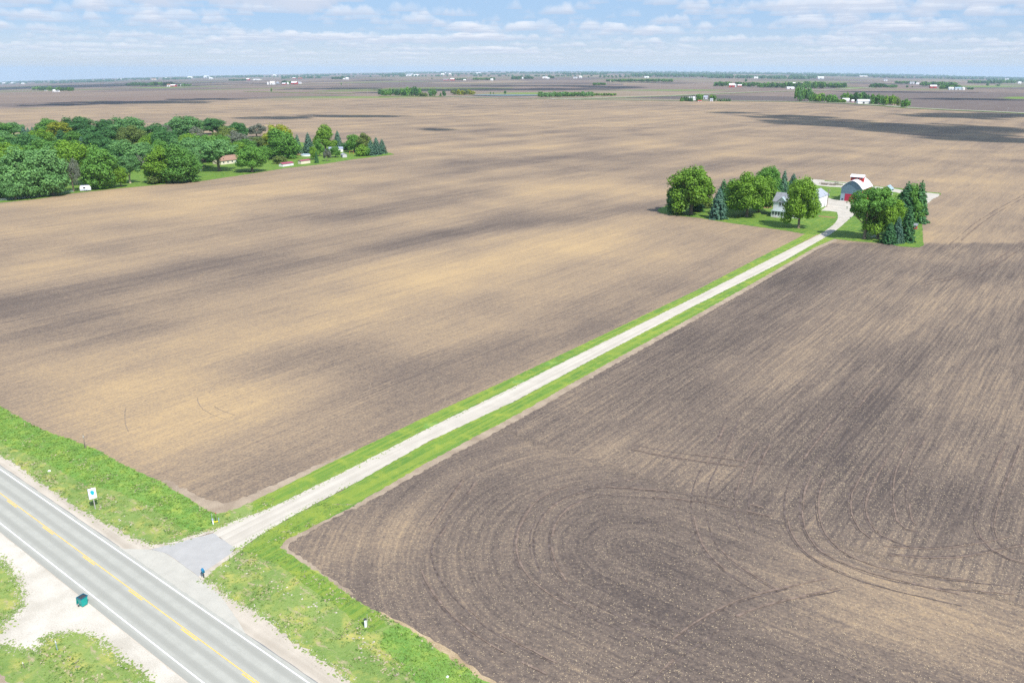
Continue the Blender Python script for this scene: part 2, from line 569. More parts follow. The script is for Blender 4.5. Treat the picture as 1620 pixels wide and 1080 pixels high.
# ------------------------------------------------------------------ the ground
def make_ground():
    # rings spaced by how they look, spokes dense in front
    ys = [1500 - 12 * i for i in range(200)]
    radii = []
    y = 2600.0
    while y > 113.02:
        ang = math.atan((y - 110.5) / F)
        rr = HC / math.tan(ang) if ang < 1.5 else 1
        radii.append(rr * 1.0)
        if y > 1300:
            y -= 160
        elif y > 420:
            y -= 7
        elif y > 170:
            y -= 3
        elif y > 125:
            y -= 0.8
        else:
            y -= max(0.10, (y - 112.5) * 0.05)
    radii.append(30000.0)
    radii = sorted(set(round(r, 2) for r in radii))
    angs = list(np.radians(np.arange(-46, 46.01, 0.36)))
    angs += list(np.radians(np.arange(50, 312, 6)))
    angs = np.array(angs)
    na, nr = len(angs), len(radii)
    A, RR = np.meshgrid(angs, np.array(radii))
    X = (RR * np.sin(A)).ravel()
    Y = (RR * np.cos(A)).ravel()
    X = np.append(X, 0.0)
    Y = np.append(Y, 0.0)
    Z = terrain(X, Y)
    V = np.stack([X, Y, Z], 1)
    faces = []
    for i in range(nr - 1):
        for j in range(na):
            a, b = i * na + j, i * na + (j + 1) % na
            faces.append((a, a + na, b + na, b))
    c = nr * na
    for j in range(na):
        faces.append((c, j, (j + 1) % na))
    me = bpy.data.meshes.new('ground')
    me.from_pydata([tuple(v) for v in V], [], faces)
    # where each vertex stands relative to the lane and highway
    O = at(352, 852)
    ox, oy = X - O.x, Y - O.y
    U = ox * D.x + oy * D.y          # up the lane
    Vv = ox * R.x + oy * R.y         # to the right of the lane
    right = Vv > 0
    # pixel of each vertex (for laying out soil colour zones)
    zc = Y * CP + (HC - Z) * SP
    okv = (Y > 5) & (zc > 5)
    zs = np.where(okv, zc, 1)
    PX = np.where(okv, CX + F * X / zs, -9999)
    PY = np.where(okv, CY - F * (Y * SP - (HC - Z) * CP) / zs, 3000)

    def ell(cx, cy, rx, ry, deg=0.0):
        t = math.radians(deg)
        dx, dy = PX - cx, PY - cy
        a = (dx * math.cos(t) - dy * math.sin(t)) / rx
        b = (dx * math.sin(t) + dy * math.cos(t)) / ry
        return np.exp(-(a * a + b * b))
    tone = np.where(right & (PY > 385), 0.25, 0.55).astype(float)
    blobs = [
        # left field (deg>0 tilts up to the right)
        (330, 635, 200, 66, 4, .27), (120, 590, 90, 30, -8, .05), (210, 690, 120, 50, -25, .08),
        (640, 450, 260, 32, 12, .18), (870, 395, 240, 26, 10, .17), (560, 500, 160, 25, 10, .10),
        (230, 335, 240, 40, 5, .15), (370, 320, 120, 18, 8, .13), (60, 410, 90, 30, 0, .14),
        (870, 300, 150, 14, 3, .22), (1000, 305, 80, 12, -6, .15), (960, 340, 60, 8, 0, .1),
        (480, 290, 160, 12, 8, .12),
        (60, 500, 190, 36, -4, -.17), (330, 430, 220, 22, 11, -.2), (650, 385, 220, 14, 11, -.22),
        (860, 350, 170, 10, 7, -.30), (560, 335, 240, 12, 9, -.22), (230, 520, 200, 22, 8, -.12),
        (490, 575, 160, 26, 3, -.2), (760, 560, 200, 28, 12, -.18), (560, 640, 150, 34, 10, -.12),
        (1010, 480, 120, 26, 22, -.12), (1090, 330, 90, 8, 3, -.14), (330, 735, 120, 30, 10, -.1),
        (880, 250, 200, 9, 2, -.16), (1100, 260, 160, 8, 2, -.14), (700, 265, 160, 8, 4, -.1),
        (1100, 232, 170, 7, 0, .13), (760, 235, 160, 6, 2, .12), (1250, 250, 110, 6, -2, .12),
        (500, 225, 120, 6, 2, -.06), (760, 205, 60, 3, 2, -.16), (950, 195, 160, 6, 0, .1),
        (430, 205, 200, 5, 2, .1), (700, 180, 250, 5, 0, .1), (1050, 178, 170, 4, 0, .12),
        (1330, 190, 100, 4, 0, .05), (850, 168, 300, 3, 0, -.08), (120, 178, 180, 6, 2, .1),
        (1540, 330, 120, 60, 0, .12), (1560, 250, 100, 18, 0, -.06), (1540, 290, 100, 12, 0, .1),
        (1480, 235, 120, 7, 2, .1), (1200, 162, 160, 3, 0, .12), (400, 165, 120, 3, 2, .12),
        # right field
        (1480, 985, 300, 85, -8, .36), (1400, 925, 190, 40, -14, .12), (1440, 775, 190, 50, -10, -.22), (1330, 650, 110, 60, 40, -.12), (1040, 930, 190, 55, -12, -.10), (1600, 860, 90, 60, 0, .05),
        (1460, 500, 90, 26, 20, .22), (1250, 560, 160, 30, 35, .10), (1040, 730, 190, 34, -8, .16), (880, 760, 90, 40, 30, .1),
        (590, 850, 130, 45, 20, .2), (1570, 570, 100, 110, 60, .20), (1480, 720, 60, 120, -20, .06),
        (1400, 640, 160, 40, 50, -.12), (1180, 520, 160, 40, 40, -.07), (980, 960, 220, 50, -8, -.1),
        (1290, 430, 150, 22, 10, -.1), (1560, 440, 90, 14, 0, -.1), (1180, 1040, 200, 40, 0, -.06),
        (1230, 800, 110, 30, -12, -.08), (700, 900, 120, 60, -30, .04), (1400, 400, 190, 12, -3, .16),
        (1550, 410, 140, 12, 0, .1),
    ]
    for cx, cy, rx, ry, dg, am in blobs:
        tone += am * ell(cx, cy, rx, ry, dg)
    straw = np.where(right & (PY > 385), 0.75, 0.12)
    for cx, cy, rx, ry, am in ((1450, 600, 300, 200, .35), (800, 800, 200, 200, -.15)):
        straw += np.where(right, am * ell(cx, cy, rx, ry), 0)
    straw = np.clip(straw, 0, 1.2)
    straw = np.where(right & (U < 52), straw * .6, straw)
    rad = np.sqrt(X * X + Y * Y)
    green = np.zeros(len(X))
    for cx, cy, rx, ry, am in ((560, 154, 160, 2.2, .75), (480, 147, 90, 1.6, .35), (860, 148, 120, 2.0, .95), (1000, 143, 160, 1.6, .5),
                               (1330, 133, 60, 1.2, .4), (1560, 137, 90, 2.2, .8), (640, 129, 90, 1.4, .6), (560, 131, 60, 1.4, .5),
                               (250, 139, 60, 1.4, .8), (330, 137, 60, 1.2, .6), (1450, 142, 120, 1.6, .6), (1540, 155, 120, 2.2, .35),
                               (760, 133, 150, 1.2, .5), (150, 160, 40, 1.2, .5), (60, 172, 70, 1.2, .5), (1610, 155, 20, 2, .9),
                               (1100, 143, 90, 1.4, .5), (450, 158, 120, 2, .4), (900, 122, 200, .8, .6), (1250, 127, 150, .9, .5),
                               (1380, 157, 60, 2, .3), (120, 127, 90, 1, .5), (50, 152, 60, 1.2, .3), (1350, 139, 40, 1.2, .8)):
        green += am * ell(cx, cy, rx, ry)
    farline = np.interp(PX, [-200, 0, 300, 600, 1060, 1250, 1440, 1620, 1900], [176, 173, 160, 153, 160, 162, 172, 183, 200])
    farf = np.where(okv, np.clip((farline - PY) / 1.5, 0, 1), 0)
    # drill rows: up the lane, bent round at the headland of the right-hand field
    s_, t_ = U - 6, Vv - 8
    k = 26.0
    h = np.clip(0.5 + 0.5 * (t_ - s_) / k, 0, 1)
    smin = t_ * (1 - h) + s_ * h - k * h * (1 - h)
    head = right & (s_ < 46)
    C0 = at(1010, 868)
    cs, ct = (C0 - O).dot(D) - 6, (C0 - O).dot(R) - 8
    al = np.clip(t_ - ct, 0, 1e9)
    dt, ds = t_ - ct - al, s_ - cs
    ring = np.sqrt(dt * dt + ds * ds)
    rc = np.where(head, ring, Vv)
    ra = np.where(head, al + np.arctan2(ds, -dt + 1e-6) * 22, U)
    bend = 9 * np.sin(U / 190) * sstep(60, 300, np.abs(Vv))
    rc = rc + np.where(head, 0, bend)
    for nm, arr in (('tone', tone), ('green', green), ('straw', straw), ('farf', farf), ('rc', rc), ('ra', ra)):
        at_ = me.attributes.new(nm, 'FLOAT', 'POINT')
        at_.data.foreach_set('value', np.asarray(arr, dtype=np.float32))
    me.update()
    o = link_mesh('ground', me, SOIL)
    tag(o, 'tilled brown farm fields stretching to the horizon', kind='structure')
    return o


make_ground()


def jag(pts, step=0.8, amp=0.2, closed=True, seed=1):
    rr = random.Random(seed)
    out = []
    n = len(pts)
    for i in range(n if closed else n - 1):
        a, b = pts[i], pts[(i + 1) % n]
        L = (b - a).length
        k = max(1, min(400, int(L / step)))
        nd = Vector((-(b - a).y, (b - a).x, 0)).normalized() if L > 0 else Vector((0, 0, 0))
        for j in range(k):
            q = a.lerp(b, j / k)
            am = amp if 0 < j else amp * 0.3
            out.append(q + nd * (rr.uniform(-1, 1) * am))
    return out


def sheet(name, pts, z, material, label=None, step=0.8, amp=0.2, seed=1, kind='structure', cat=None):
    q = jag(pts, step, amp, True, seed) if amp else pts
    me = bpy.data.meshes.new(name)
    ar = sum(q[i].x * q[(i + 1) % len(q)].y - q[(i + 1) % len(q)].x * q[i].y for i in range(len(q)))
    if ar < 0:
        q = q[::-1]
    me.from_pydata([(p.x, p.y, z) for p in q], [], [tuple(range(len(q)))])
    me.update()
    o = link_mesh(name, me, material)
    tag(o, label, cat, kind=kind)
    return o


def ribbon(name, pts, width, z, material, label=None, jit=0.0, parts=None, kind='structure', terr=False, seed=3):
    rr = random.Random(seed)
    v, f = [], []
    chains = pts if isinstance(pts[0], (list, tuple)) else [pts]
    for ci_, ch in enumerate(chains):
        i0 = len(v)
        dz = (ci_ % 60) * 0.0005 if len(chains) > 1 else 0
        for i, p in enumerate(ch):
            a = ch[max(0, i - 1)]
            b = ch[min(len(ch) - 1, i + 1)]
            d = (b - a)
            d.z = 0
            d.normalize()
            nn = Vector((-d.y, d.x, 0)) * width / 2
            zz = z + dz + (float(terrain(p.x, p.y)) if terr else 0)
            q1 = p - nn * (1 + rr.uniform(-jit, jit))
            q2 = p + nn * (1 + rr.uniform(-jit, jit))
            v += [(q1.x, q1.y, zz), (q2.x, q2.y, zz)]
        for i in range(len(ch) - 1):
            a = i0 + 2 * i
            f.append((a, a + 2, a + 3, a + 1))
    me = bpy.data.meshes.new(name)
    me.from_pydata(v, [], f)
    # faces upward
    me.update()
    o = link_mesh(name, me, material)
    return tag(o, label, kind=kind)


def A(*px):
    return [at(x, y) for x, y in px]


# --- highway: straight, drawn from its measured edges
e1, e2 = at(39.5, 860), at(326, 1080)      # left white line
g1, g2 = at(170.4, 860), at(400, 1018)     # right white line
y1, y2 = at(108.6, 860), at(400, 1072)     # yellow line
cen = (y1 + y2) / 2
ND = D.copy()


def off(p):
    return (p - cen).dot(ND)


oL, oR, oY = (off(e1) + off(e2)) / 2, (off(g1) + off(g2)) / 2, 0.0


def rp(u, v):
    return cen + R * u + ND * v


def strip(name, v0, v1, z, material, label=None, u0=-420, u1=160, amp=0.0, kind='structure'):
    return sheet(name, [rp(u0, v0), rp(u1, v0), rp(u1, v1), rp(u0, v1)], z, material, label, 1.2, amp, 5, kind)


strip('road_shoulder', oL - 4.5, oR + 6.5, 0.004, SHOULDER, 'pale gravel shoulders along the highway', amp=0.15)
# highway body with an across attribute for the worn lanes
vv, ff, ac = [], [], []
cols = [oL - 1.0, oL, oY, oR, oR + 0.55]
cols = sorted(cols + [oL + (oR - oL) * k / 12 for k in range(1, 12)])
for c_ in cols:
    for u_ in (-420, 160):
        p_ = rp(u_, c_)
        vv.append((p_.x, p_.y, 0.016))
        ac.append(c_)
for i in range(len(cols) - 1):
    ff.append((2 * i, 2 * i + 1, 2 * i + 3, 2 * i + 2))
me = bpy.data.meshes.new('highway')
me.from_pydata(vv, [], ff)
at_ = me.attributes.new('across', 'FLOAT', 'POINT')
at_.data.foreach_set('value', np.array(ac, dtype=np.float32))
tag(link_mesh('highway', me, ROAD), 'pale worn two-lane asphalt highway', kind='structure')
mk = [('edge_line', oL, 0.14, PAINT_W), ('edge_line', oR, 0.14, PAINT_W), ('centre_line', 0.0, 0.13, PAINT_Y)]
for nm, o_, wd, mt in mk:
    strip(nm, o_ - wd / 2, o_ + wd / 2, 0.022, mt, 'painted line on the highway')
dash = MB()
d0 = (at(68, 832.6) - cen).dot(R)
for k in range(-30, 14):
    u0 = d0 + 12.19 * k
    p = [rp(u0, -0.36), rp(u0 + 3.3, -0.36), rp(u0 + 3.3, -0.18), rp(u0, -0.18)]
    dash.quad(*[(q.x, q.y, 0.022) for q in p])
tag(dash.build('centre_dashes', PAINT_Y), 'broken yellow passing line on the highway', kind='structure')
# tar seam beside the shoulder
strip('road_seam', oR + 0.56, oR + 0.64, 0.019, mat('seam', (0.22, 0.22, 0.22), 0.9), 'dark joint at the edge of the asphalt', u0=-420, u1=160, amp=0.04)

# --- gravel pull-off and grass on the near side of the highway
sheet('pull_off', [rp(-100, oL - 1.1), rp(60, oL - 1.1), rp(60, -26), rp(-100, -26)], 0.008, LOT, 'white gravel pull-off beside the highway', amp=0.1)
sheet('roadside_grass', A((-260, 700), (0, 878.5), (15, 897), (27, 914), (34.6, 936.5), (37, 956), (28, 968), (15, 978.5), (5, 998), (-10, 1010), (-300, 960)), 0.012, G_VERGE, 'grass left of the gravel pull-off', 0.5, 0.3, 2)
sheet('roadside_grass', A((-60, 1008), (0, 1018), (25, 1023), (59, 1030), (69, 1008), (86, 1003), (118.5, 1000.7), (148, 1008), (168, 1023), (187.6, 1040), (215, 1057.5), (237, 1077), (300, 1130), (420, 1230), (150, 1230), (-60, 1060)), 0.013, G_VERGE, 'grass below the gravel pull-off', 0.5, 0.3, 3)
sheet('tilled_field_corner', A((-160, 960), (-40, 1037), (0, 1064), (17, 1080), (70, 1125), (-20, 1180), (-220, 1100)), 0.018, BARE, 'corner of tilled field in the near left', 0.5, 0.2, 4)

# --- verges on the far side
NW_top = [(0, 642.5), (30, 660), (57, 674.5), (84, 687), (109, 694), (133, 704), (158, 714), (183, 729), (222, 747.5), (259, 763.5), (272, 774.5), (301, 790.6), (328, 808), (343, 813), (358, 809.5), (400, 793), (435, 776)]
NW_bot = [(0, 719), (32, 739), (57, 758.5), (86, 777), (118.5, 800.5), (153, 820), (188, 837.5), (212, 852), (242, 861), (272, 860), (296, 852), (316, 844), (346, 836), (370, 824), (400, 814), (435, 800)]
nt, nb = A(*NW_top), A(*NW_bot)
nw = [nt[0] - R * 300] + nt + nb[::-1] + [nb[0] - R * 300]
sheet('grass_verge', nw, 0.024, G_VERGE, 'grass verge and ditch left of the lane mouth', 0.5, 0.28, 7)
# taller lush band along the field edge
lushb = [(0, 700), (40, 716), (90, 742), (140, 768), (180, 775), (215, 790), (250, 810), (280, 830), (300, 842), (325, 838), (345, 822)]
lb = A(*lushb)
sheet('lush_grass_band', [nt[0] - R * 300 + Vector((0, 0, 0))] + nt[:14] + lb[::-1] + [lb[0] - R * 300], 0.028, G_LUSH, 'lush green grass along the field edge left of the lane', 0.8, 0.3, 8)
SE_top = [(374, 872), (381.5, 868), (400, 854), (426, 837), (459, 818), (502, 796), (562, 798), (474, 841), (452, 852), (441, 865), (462, 879.5), (486, 894), (509, 908), (533, 926), (553, 941), (573, 955), (597.5, 968), (630, 986), (662, 1005), (696, 1030), (746, 1062), (765, 1077)]
SE_bot = [(320, 918), (341, 926), (354, 939), (385, 958), (400, 964), (429.6, 985.7), (457, 1010), (499, 1037.5), (533, 1060), (553, 1077)]
st_, sb_ = A(*SE_top), A(*SE_bot)
se = st_ + [st_[-1] + R * 90] + [sb_[-1] + R * 90] + sb_[::-1] + A((330, 906), (350, 890))
sheet('grass_verge', se, 0.024, G_VERGE, 'grass verge and ditch right of the lane mouth', 0.5, 0.28, 9)
mown = A((381, 870), (400, 856), (426, 839), (459, 820), (502, 797), (562, 799), (474, 843), (452, 854), (443, 866), (486, 895), (533, 927), (573, 956), (606, 974), (612, 990), (585, 1000), (540, 965), (490, 930), (440, 892))
sheet('mown_grass_band', mown, 0.029, G_MOWN, 'mown grass bending from the lane to the highway', 0.6, 0.15, 10)
lush2 = [st_[-5] + Vector((0, 0, 0)), st_[-4], st_[-3], st_[-2], st_[-1], st_[-1] + R * 90] + [at(690, 1110) + R * 60] + A((690, 1110), (640, 1060), (600, 1020), (606, 998))
sheet('lush_grass_band', lush2, 0.030, G_LUSH, 'lush green grass along the field edge right of the lane', 0.8, 0.3, 11)

# --- lane: gravel with mown strips either side
LL = [(435, 800), (562, 737), (678, 677), (817, 610), (955, 541), (1100, 470), (1230, 404), (1302, 368), (1317, 357)]
LR = [(1331, 357.8), (1315, 370), (1240, 413), (1100, 483), (955, 559), (817, 633), (678, 698), (562, 764), (502, 795), (459, 818), (426, 837), (400, 854), (381.5, 868), (372, 866.5)]
lane = A((337, 843), (346, 836), (370, 824), (400, 814), *LL, *LR)
sheet('gravel_lane', lane, 0.034, GRAVEL, 'pale gravel lane running to the farmstead', 0.6, 0.12, 12)
sheet('mown_strip', A((400, 793), (539, 724), (659, 666), (817, 594), (955, 529), (1100, 460), (1200, 408), (1258, 379), (1276, 369), (1300, 362), (1310, 362), *LL[::-1][2:], (400, 814)), 0.026, G_MOWN, 'mown grass strip on the left of the lane', 0.6, 0.12, 13)
sheet('mown_strip', A(*LR[1:8], (502, 796), (562, 798), (678, 730), (817, 656), (955, 578), (1100, 499), (1200, 443), (1290, 391), (1322, 377)), 0.026, G_MOWN, 'mown grass strip on the right of the lane', 0.6, 0.15, 14)
sheet('bare_edge', A((530, 812), (555, 795), (672, 726), (812, 652), (951, 575), (1097, 497), (1197, 441), (1288, 389), (1321, 375), (1324, 381), (1292, 395), (1203, 448), (1102, 505), (958, 585), (819, 665), (680, 739), (563, 805)), 0.02, BARE, 'bare dusty strip between the right mown grass and the field', 0.6, 0.25, 15)
sheet('bare_edge', A((474, 841), (540, 806), (545, 810), (482, 846), (458, 858), (456, 866), (480, 884), (530, 918), (560, 940), (545, 944), (503, 913), (456, 886), (432, 866), (446, 848), (470, 838)), 0.02, BARE, 'bare dusty strip round the corner of the right field', 0.5, 0.3, 16)
sheet('bare_edge', A((250, 762), (268, 776), (298, 794), (326, 812), (343, 816), (360, 812), (404, 795), (474, 760), (562, 718), (558, 711), (470, 750), (400, 781), (360, 795), (325, 790), (290, 772), (268, 760)), 0.02, BARE, 'bare dusty strip round the corner of the left field', 0.5, 0.35, 17)
sheet('straw_edge', A((600, 966), (640, 985), (680, 1008), (730, 1042), (790, 1085), (870, 1150), (820, 1160), (765, 1085), (700, 1035), (650, 1000)), 0.021, STRAW, 'dry straw litter along the right verge', 0.8, 0.3, 18)
for pts, lb_ in (([(866, 573), (878, 571), (884, 574), (870, 578), (860, 577)], 'upper'), ([(812, 602), (826, 600), (830, 604), (816, 608), (808, 606)], 'middle'), ([(672, 670), (690, 668), (698, 672), (680, 679), (668, 677)], 'lower')):
    sheet('lush_patch', A(*pts), 0.032, G_LUSH, lb_ + ' dark green patch on the mown strip', 0.5, 0.15, 19)
# asphalt at the mouth of the lane
sheet('asphalt_apron', A((239, 869), (289, 856), (337, 843), (372, 866.5), (363, 877), (340, 893), (320, 906), (314, 912.4), (285, 890), (261, 874.4)), 0.040, APRON, 'grey asphalt apron at the mouth of the lane', 0.8, 0.05, 20)
wd_ = A((196, 868), (239, 869), (261, 874.4), (285, 890), (314, 912.4), (348, 941), (359, 956), (376, 980), (388, 1001))
a_ = (wd_[0] - cen).dot(R)
b_ = (wd_[-1] - cen).dot(R)
sheet('asphalt_wedge', wd_ + [rp(b_ + 0.5, oR + 0.5), rp(a_ - 2, oR + 0.5)], 0.030, WEDGE, 'paler asphalt wedge between highway and apron', 0.8, 0.04, 21)
sheet('lane_edge_gravel', A((314, 912), (320, 905), (340, 892), (363, 876), (378, 866), (384, 868), (372, 877), (350, 892), (332, 908), (322, 918)), 0.038, SHOULDER, 'gravel edging the right of the apron', 0.3, 0.12, 22)
sheet('lane_edge_gravel', A((239, 869), (289, 856), (337, 842), (346, 835), (338, 838), (316, 843), (296, 850), (272, 858), (242, 861), (225, 862)), 0.036, SHOULDER, 'gravel edging the left of the apron', 0.3, 0.12, 23)

# --- wheel tracks pressed into the fields
def spline(pp, step=2.0):
    out = []
    n = len(pp)
    for i in range(n - 1):
        p0, p1, p2, p3 = pp[max(0, i - 1)], pp[i], pp[i + 1], pp[min(n - 1, i + 2)]
        k = max(2, int((p2 - p1).length / step))
        for j in range(k):
            t = j / k
            out.append(0.5 * ((2 * p1) + (p2 - p0) * t + (2 * p0 - 5 * p1 + 4 * p2 - p3) * t * t + (3 * p1 - p0 - 3 * p2 + p3) * t ** 3))
    out.append(pp[-1])
    return out


def offset(ch, d):
    out = []
    for i, p in enumerate(ch):
        a, b = ch[max(0, i - 1)], ch[min(len(ch) - 1, i + 1)]
        t = (b - a).normalized()
        out.append(p + Vector((-t.y, t.x, 0)) * d)
    return out


tracks = [
    [(1010, 760), (930, 780), (885, 800), (862, 830), (856, 865), (868, 905), (905, 945), (980, 985), (1080, 1010)],
    [(905, 770), (860, 790), (835, 823), (825, 857), (835, 898), (869, 931), (930, 965)],
    [(1160, 660), (1133, 718), (1109, 769), (1106, 817), (1126, 871), (1173, 911), (1240, 950)],
    [(1205, 700), (1187, 735), (1173, 783), (1177, 823), (1190, 855)],
    [(1380, 600), (1308, 688), (1275, 735), (1254, 783), (1258, 837), (1288, 877), (1342, 904), (1410, 925), (1520, 950)],
    [(1330, 690), (1300, 735), (1280, 783), (1284, 832), (1315, 872), (1370, 900), (1450, 918), (1600, 935)],
    [(940, 776), (991, 779), (1106, 789.5), (1220, 813)],
    [(1390, 720), (1356, 783), (1359, 823), (1383, 850), (1430, 868)],
    [(1450, 690), (1423, 756), (1427, 823), (1450, 836)],
    [(1600, 700), (1560, 800), (1560, 850), (1600, 880), (1680, 900)],
    [(1620, 850), (1500, 872), (1400, 868)],
    [(1000, 708), (1080, 722), (1200, 738), (1260, 744)],
    [(740, 760), (700, 820), (670, 870), (690, 930), (760, 1000), (870, 1060)],
    [(1000, 1090), (1080, 1020), (1180, 960), (1320, 925)],
    [(1500, 395), (1560, 345), (1640, 300)], [(1460, 450), (1540, 430), (1600, 400), (1660, 350)],
]
ltracks = [
    [(520, 580), (560, 590), (578, 606), (572, 622)], [(650, 580), (680, 592), (696, 616), (690, 645), (660, 664)],
    [(400, 585), (345, 600), (322, 622), (330, 645), (365, 660)], [(300, 590), (255, 605), (215, 632), (208, 665), (225, 700)],
]
dk, lt, lf_ = [], [], []
for tr in tracks:
    ch = spline(A(*tr))
    for o_ in (-1.1, 1.1):
        dk.append(offset(ch, o_))
        lt.append(offset(ch, o_ + 0.38))
for i, tr in enumerate(ltracks):
    ch = spline(A(*tr))
    for o_ in (-1.1, 1.1):
        lf_.append(offset(ch, o_))


def broken(chs, seed, keep):
    rr = random.Random(seed)
    out = []
    for ch in chs:
        i = 0
        while i < len(ch) - 2:
            k = rr.randint(1, 5)
            if rr.random() < keep:
                out.append(ch[i:i + k + 1])
            i += k
    return [c for c in out if len(c) > 1]


ribbon('wheel_tracks', broken(dk, 1, 0.85), 0.24, 0.008, TRACK, 'curving tractor wheel tracks in the tilled soil', 0.5)
ribbon('wheel_ridges', broken(lt, 2, 0.62), 0.24, 0.045, TRACKB, 'pale ridges thrown up beside the wheel tracks', 0.7)


ribbon('wheel_tracks', broken(lf_, 3, 0.45), 0.16, 0.008, mat('faint_track_soil', (0.25, 0.195, 0.145), 0.95, 0.25, 1.2, spec=.1), 'faint wheel tracks in the tan left field', 0.5)


# ------------------------------------------------------------------ vegetation
def proj(p):
    zc = p[1] * CP + (HC - p[2]) * SP
    return CX + F * p[0] / zc, CY - F * (p[1] * SP - (HC - p[2]) * CP) / zc


def alen(o, d, px):
    """how far along direction d from o until image column px"""
    lo, hi = 0.0, 200.0
    s = 1 if proj(o + d * 5)[0] > proj(o)[0] else -1
    for _ in range(50):
        m_ = (lo + hi) / 2
        if (proj(o + d * m_)[0] - px) * s < 0:
            lo = m_
        else:
            hi = m_
    return lo


def leaf_arrays(cen_, nrm, size, rg, aspect=1.0):
    """one four-cornered leaf clump per centre"""
    n = len(cen_)
    nrm = nrm / (np.linalg.norm(nrm, axis=1, keepdims=True) + 1e-9)
    a = rg.normal(size=(n, 3))
    u = np.cross(nrm, a)
    u /= (np.linalg.norm(u, axis=1, keepdims=True) + 1e-9)
    v = np.cross(nrm, u)
    sz = size * rg.uniform(0.6, 1.35, (n, 1))
    V = np.stack([cen_ + u * sz, cen_ + v * sz * aspect + nrm * sz * .25, cen_ - u * sz, cen_ - v * sz * aspect + nrm * sz * .25], 1).reshape(-1, 3)
    return V


def quads_mesh(name, V):
    me = bpy.data.meshes.new(name)
    n = len(V) // 4
    me.vertices.add(len(V))
    me.vertices.foreach_set('co', V.astype(np.float32).ravel())
    me.loops.add(n * 4)
    me.loops.foreach_set('vertex_index', np.arange(n * 4, dtype=np.int32))
    me.polygons.add(n)
    me.polygons.foreach_set('loop_start', np.arange(0, n * 4, 4, dtype=np.int32))
    me.update(calc_edges=True)
    return me


def crown_mesh(name, seed, kind, n_leaf, leaf):
    """crown in a unit frame: 10 high, 8 wide, foot at the origin"""
    rg = np.random.default_rng(seed)
    if kind in ('round', 'tall', 'open', 'dome', 'shrub', 'parasol'):
        prm = {'round': (5.9, 4.0, 4.0, 46, 1.12), 'tall': (5.6, 3.7, 4.5, 48, 1.0), 'open': (6.5, 4.0, 3.4, 36, .85),
               'dome': (5.2, 4.0, 4.8, 58, 1.1), 'parasol': (6.8, 4.0, 3.0, 40, .85), 'shrub': (4.8, 4.0, 4.9, 18, 1.6)}[kind]
        zc_, rx, rz, nl, lr = prm
        d = rg.normal(size=(nl * 4, 3))
        d /= np.linalg.norm(d, axis=1, keepdims=True)
        d = d[d[:, 2] > (-0.75 if kind != 'open' else -0.35)][:nl]
        sh = 0.66 + 0.50 * rg.random((len(d), 1))
        lob = d * sh * np.array([rx - lr * .75, rx - lr * .75, rz - lr * .7]) + np.array([0, 0, zc_])
        if kind == 'tall':
            lob[:, :2] *= (1.12 - 0.05 * np.abs(lob[:, 2:3] - 5))
        rad = lr * rg.uniform(0.5, 1.35, len(lob))
        if kind != 'open':
            lob = np.vstack([lob, rg.normal(size=(6, 3)) * np.array([1, 1, 1.2]) + np.array([0, 0, zc_ + .3])])
            rad = np.append(rad, np.full(6, lr * 1.5))
        C, N = [], []
        w_ = rad ** 2
        cnt = (n_leaf * w_ / w_.sum()).astype(int)
        for c_, r_, k in zip(lob, rad, cnt):
            q = rg.normal(size=(k, 3))
            q /= np.linalg.norm(q, axis=1, keepdims=True)
            lump = 1 + 0.16 * np.sin(q[:, :1] * 5 + c_[0] * 3) * np.sin(q[:, 1:2] * 6 + c_[1] * 2) + 0.1 * np.sin(q[:, 2:3] * 9)
            rr_ = r_ * lump * (0.72 + 0.34 * rg.random((k, 1)) ** 0.6)
            p = c_ + q * rr_ * np.array([1, 1, 0.82])
            p = p + rg.normal(size=(k, 3)) * np.where(rg.random((k, 1)) < .16, .28, .02)
            C.append(p)
            N.append(q + rg.normal(size=(k, 3)) * 0.45 + np.array([0, 0, .25]))
        C, N = np.vstack(C), np.vstack(N)
        C[:, 2] = np.clip(C[:, 2], 0.12, 12)
        # fit to the frame
        top, lo = np.percentile(C[:, 2], 99.7), np.percentile(C[:, 2], 1)
        foot = {'round': 2.1, 'tall': 1.7, 'open': 2.5, 'parasol': 4.3, 'dome': 0.6, 'shrub': 0.1}[kind]
        C[:, 2] = foot + (C[:, 2] - lo) * (9.9 - foot) / (top - lo)
        wd = np.percentile(np.abs(C[:, :2]), 99.2)
        C[:, :2] *= 3.95 / wd
        V = leaf_arrays(C, N, leaf, rg)
    else:                                   # conifer: whorls of drooping boughs
        C, N = [], []
        nw = 17
        for i in range(nw):
            t = i / (nw - 1)
            zz = 0.5 + 9.2 * t ** 0.93
            rmax = 4.3 * (1 - t) ** 0.68 + 0.15
            nb_ = max(3, int(13 - 8 * t))
            ph = rg.random() * 6.28
            for b in range(nb_):
                an = ph + 6.283 * b / nb_ + rg.normal() * 0.14
                L = rmax * rg.uniform(0.76, 1.1)
                k = max(4, int(n_leaf * L / (nw * 8 * 2.4)))
                s_ = rg.random(k) ** 0.55
                r_ = L * s_
                wdt = 0.5 * (1 - s_) + 0.22
                side = rg.normal(size=k) * wdt * 0.8
                x_ = np.cos(an) * r_ - np.sin(an) * side
                y_ = np.sin(an) * r_ + np.cos(an) * side
                z_ = zz - 0.34 * r_ + 0.06 * r_ ** 2 + rg.normal(size=k) * 0.12
                C.append(np.stack([x_, y_, np.clip(z_, .1, 10)], 1))
                nn = np.stack([np.cos(an) * np.ones(k) * .55, np.sin(an) * np.ones(k) * .55, np.ones(k)], 1) + rg.normal(size=(k, 3)) * 0.4
                N.append(nn)
        C, N = np.vstack(C), np.vstack(N)
        V = leaf_arrays(C, N, leaf * 0.95, rg)
    return quads_mesh(name, V)


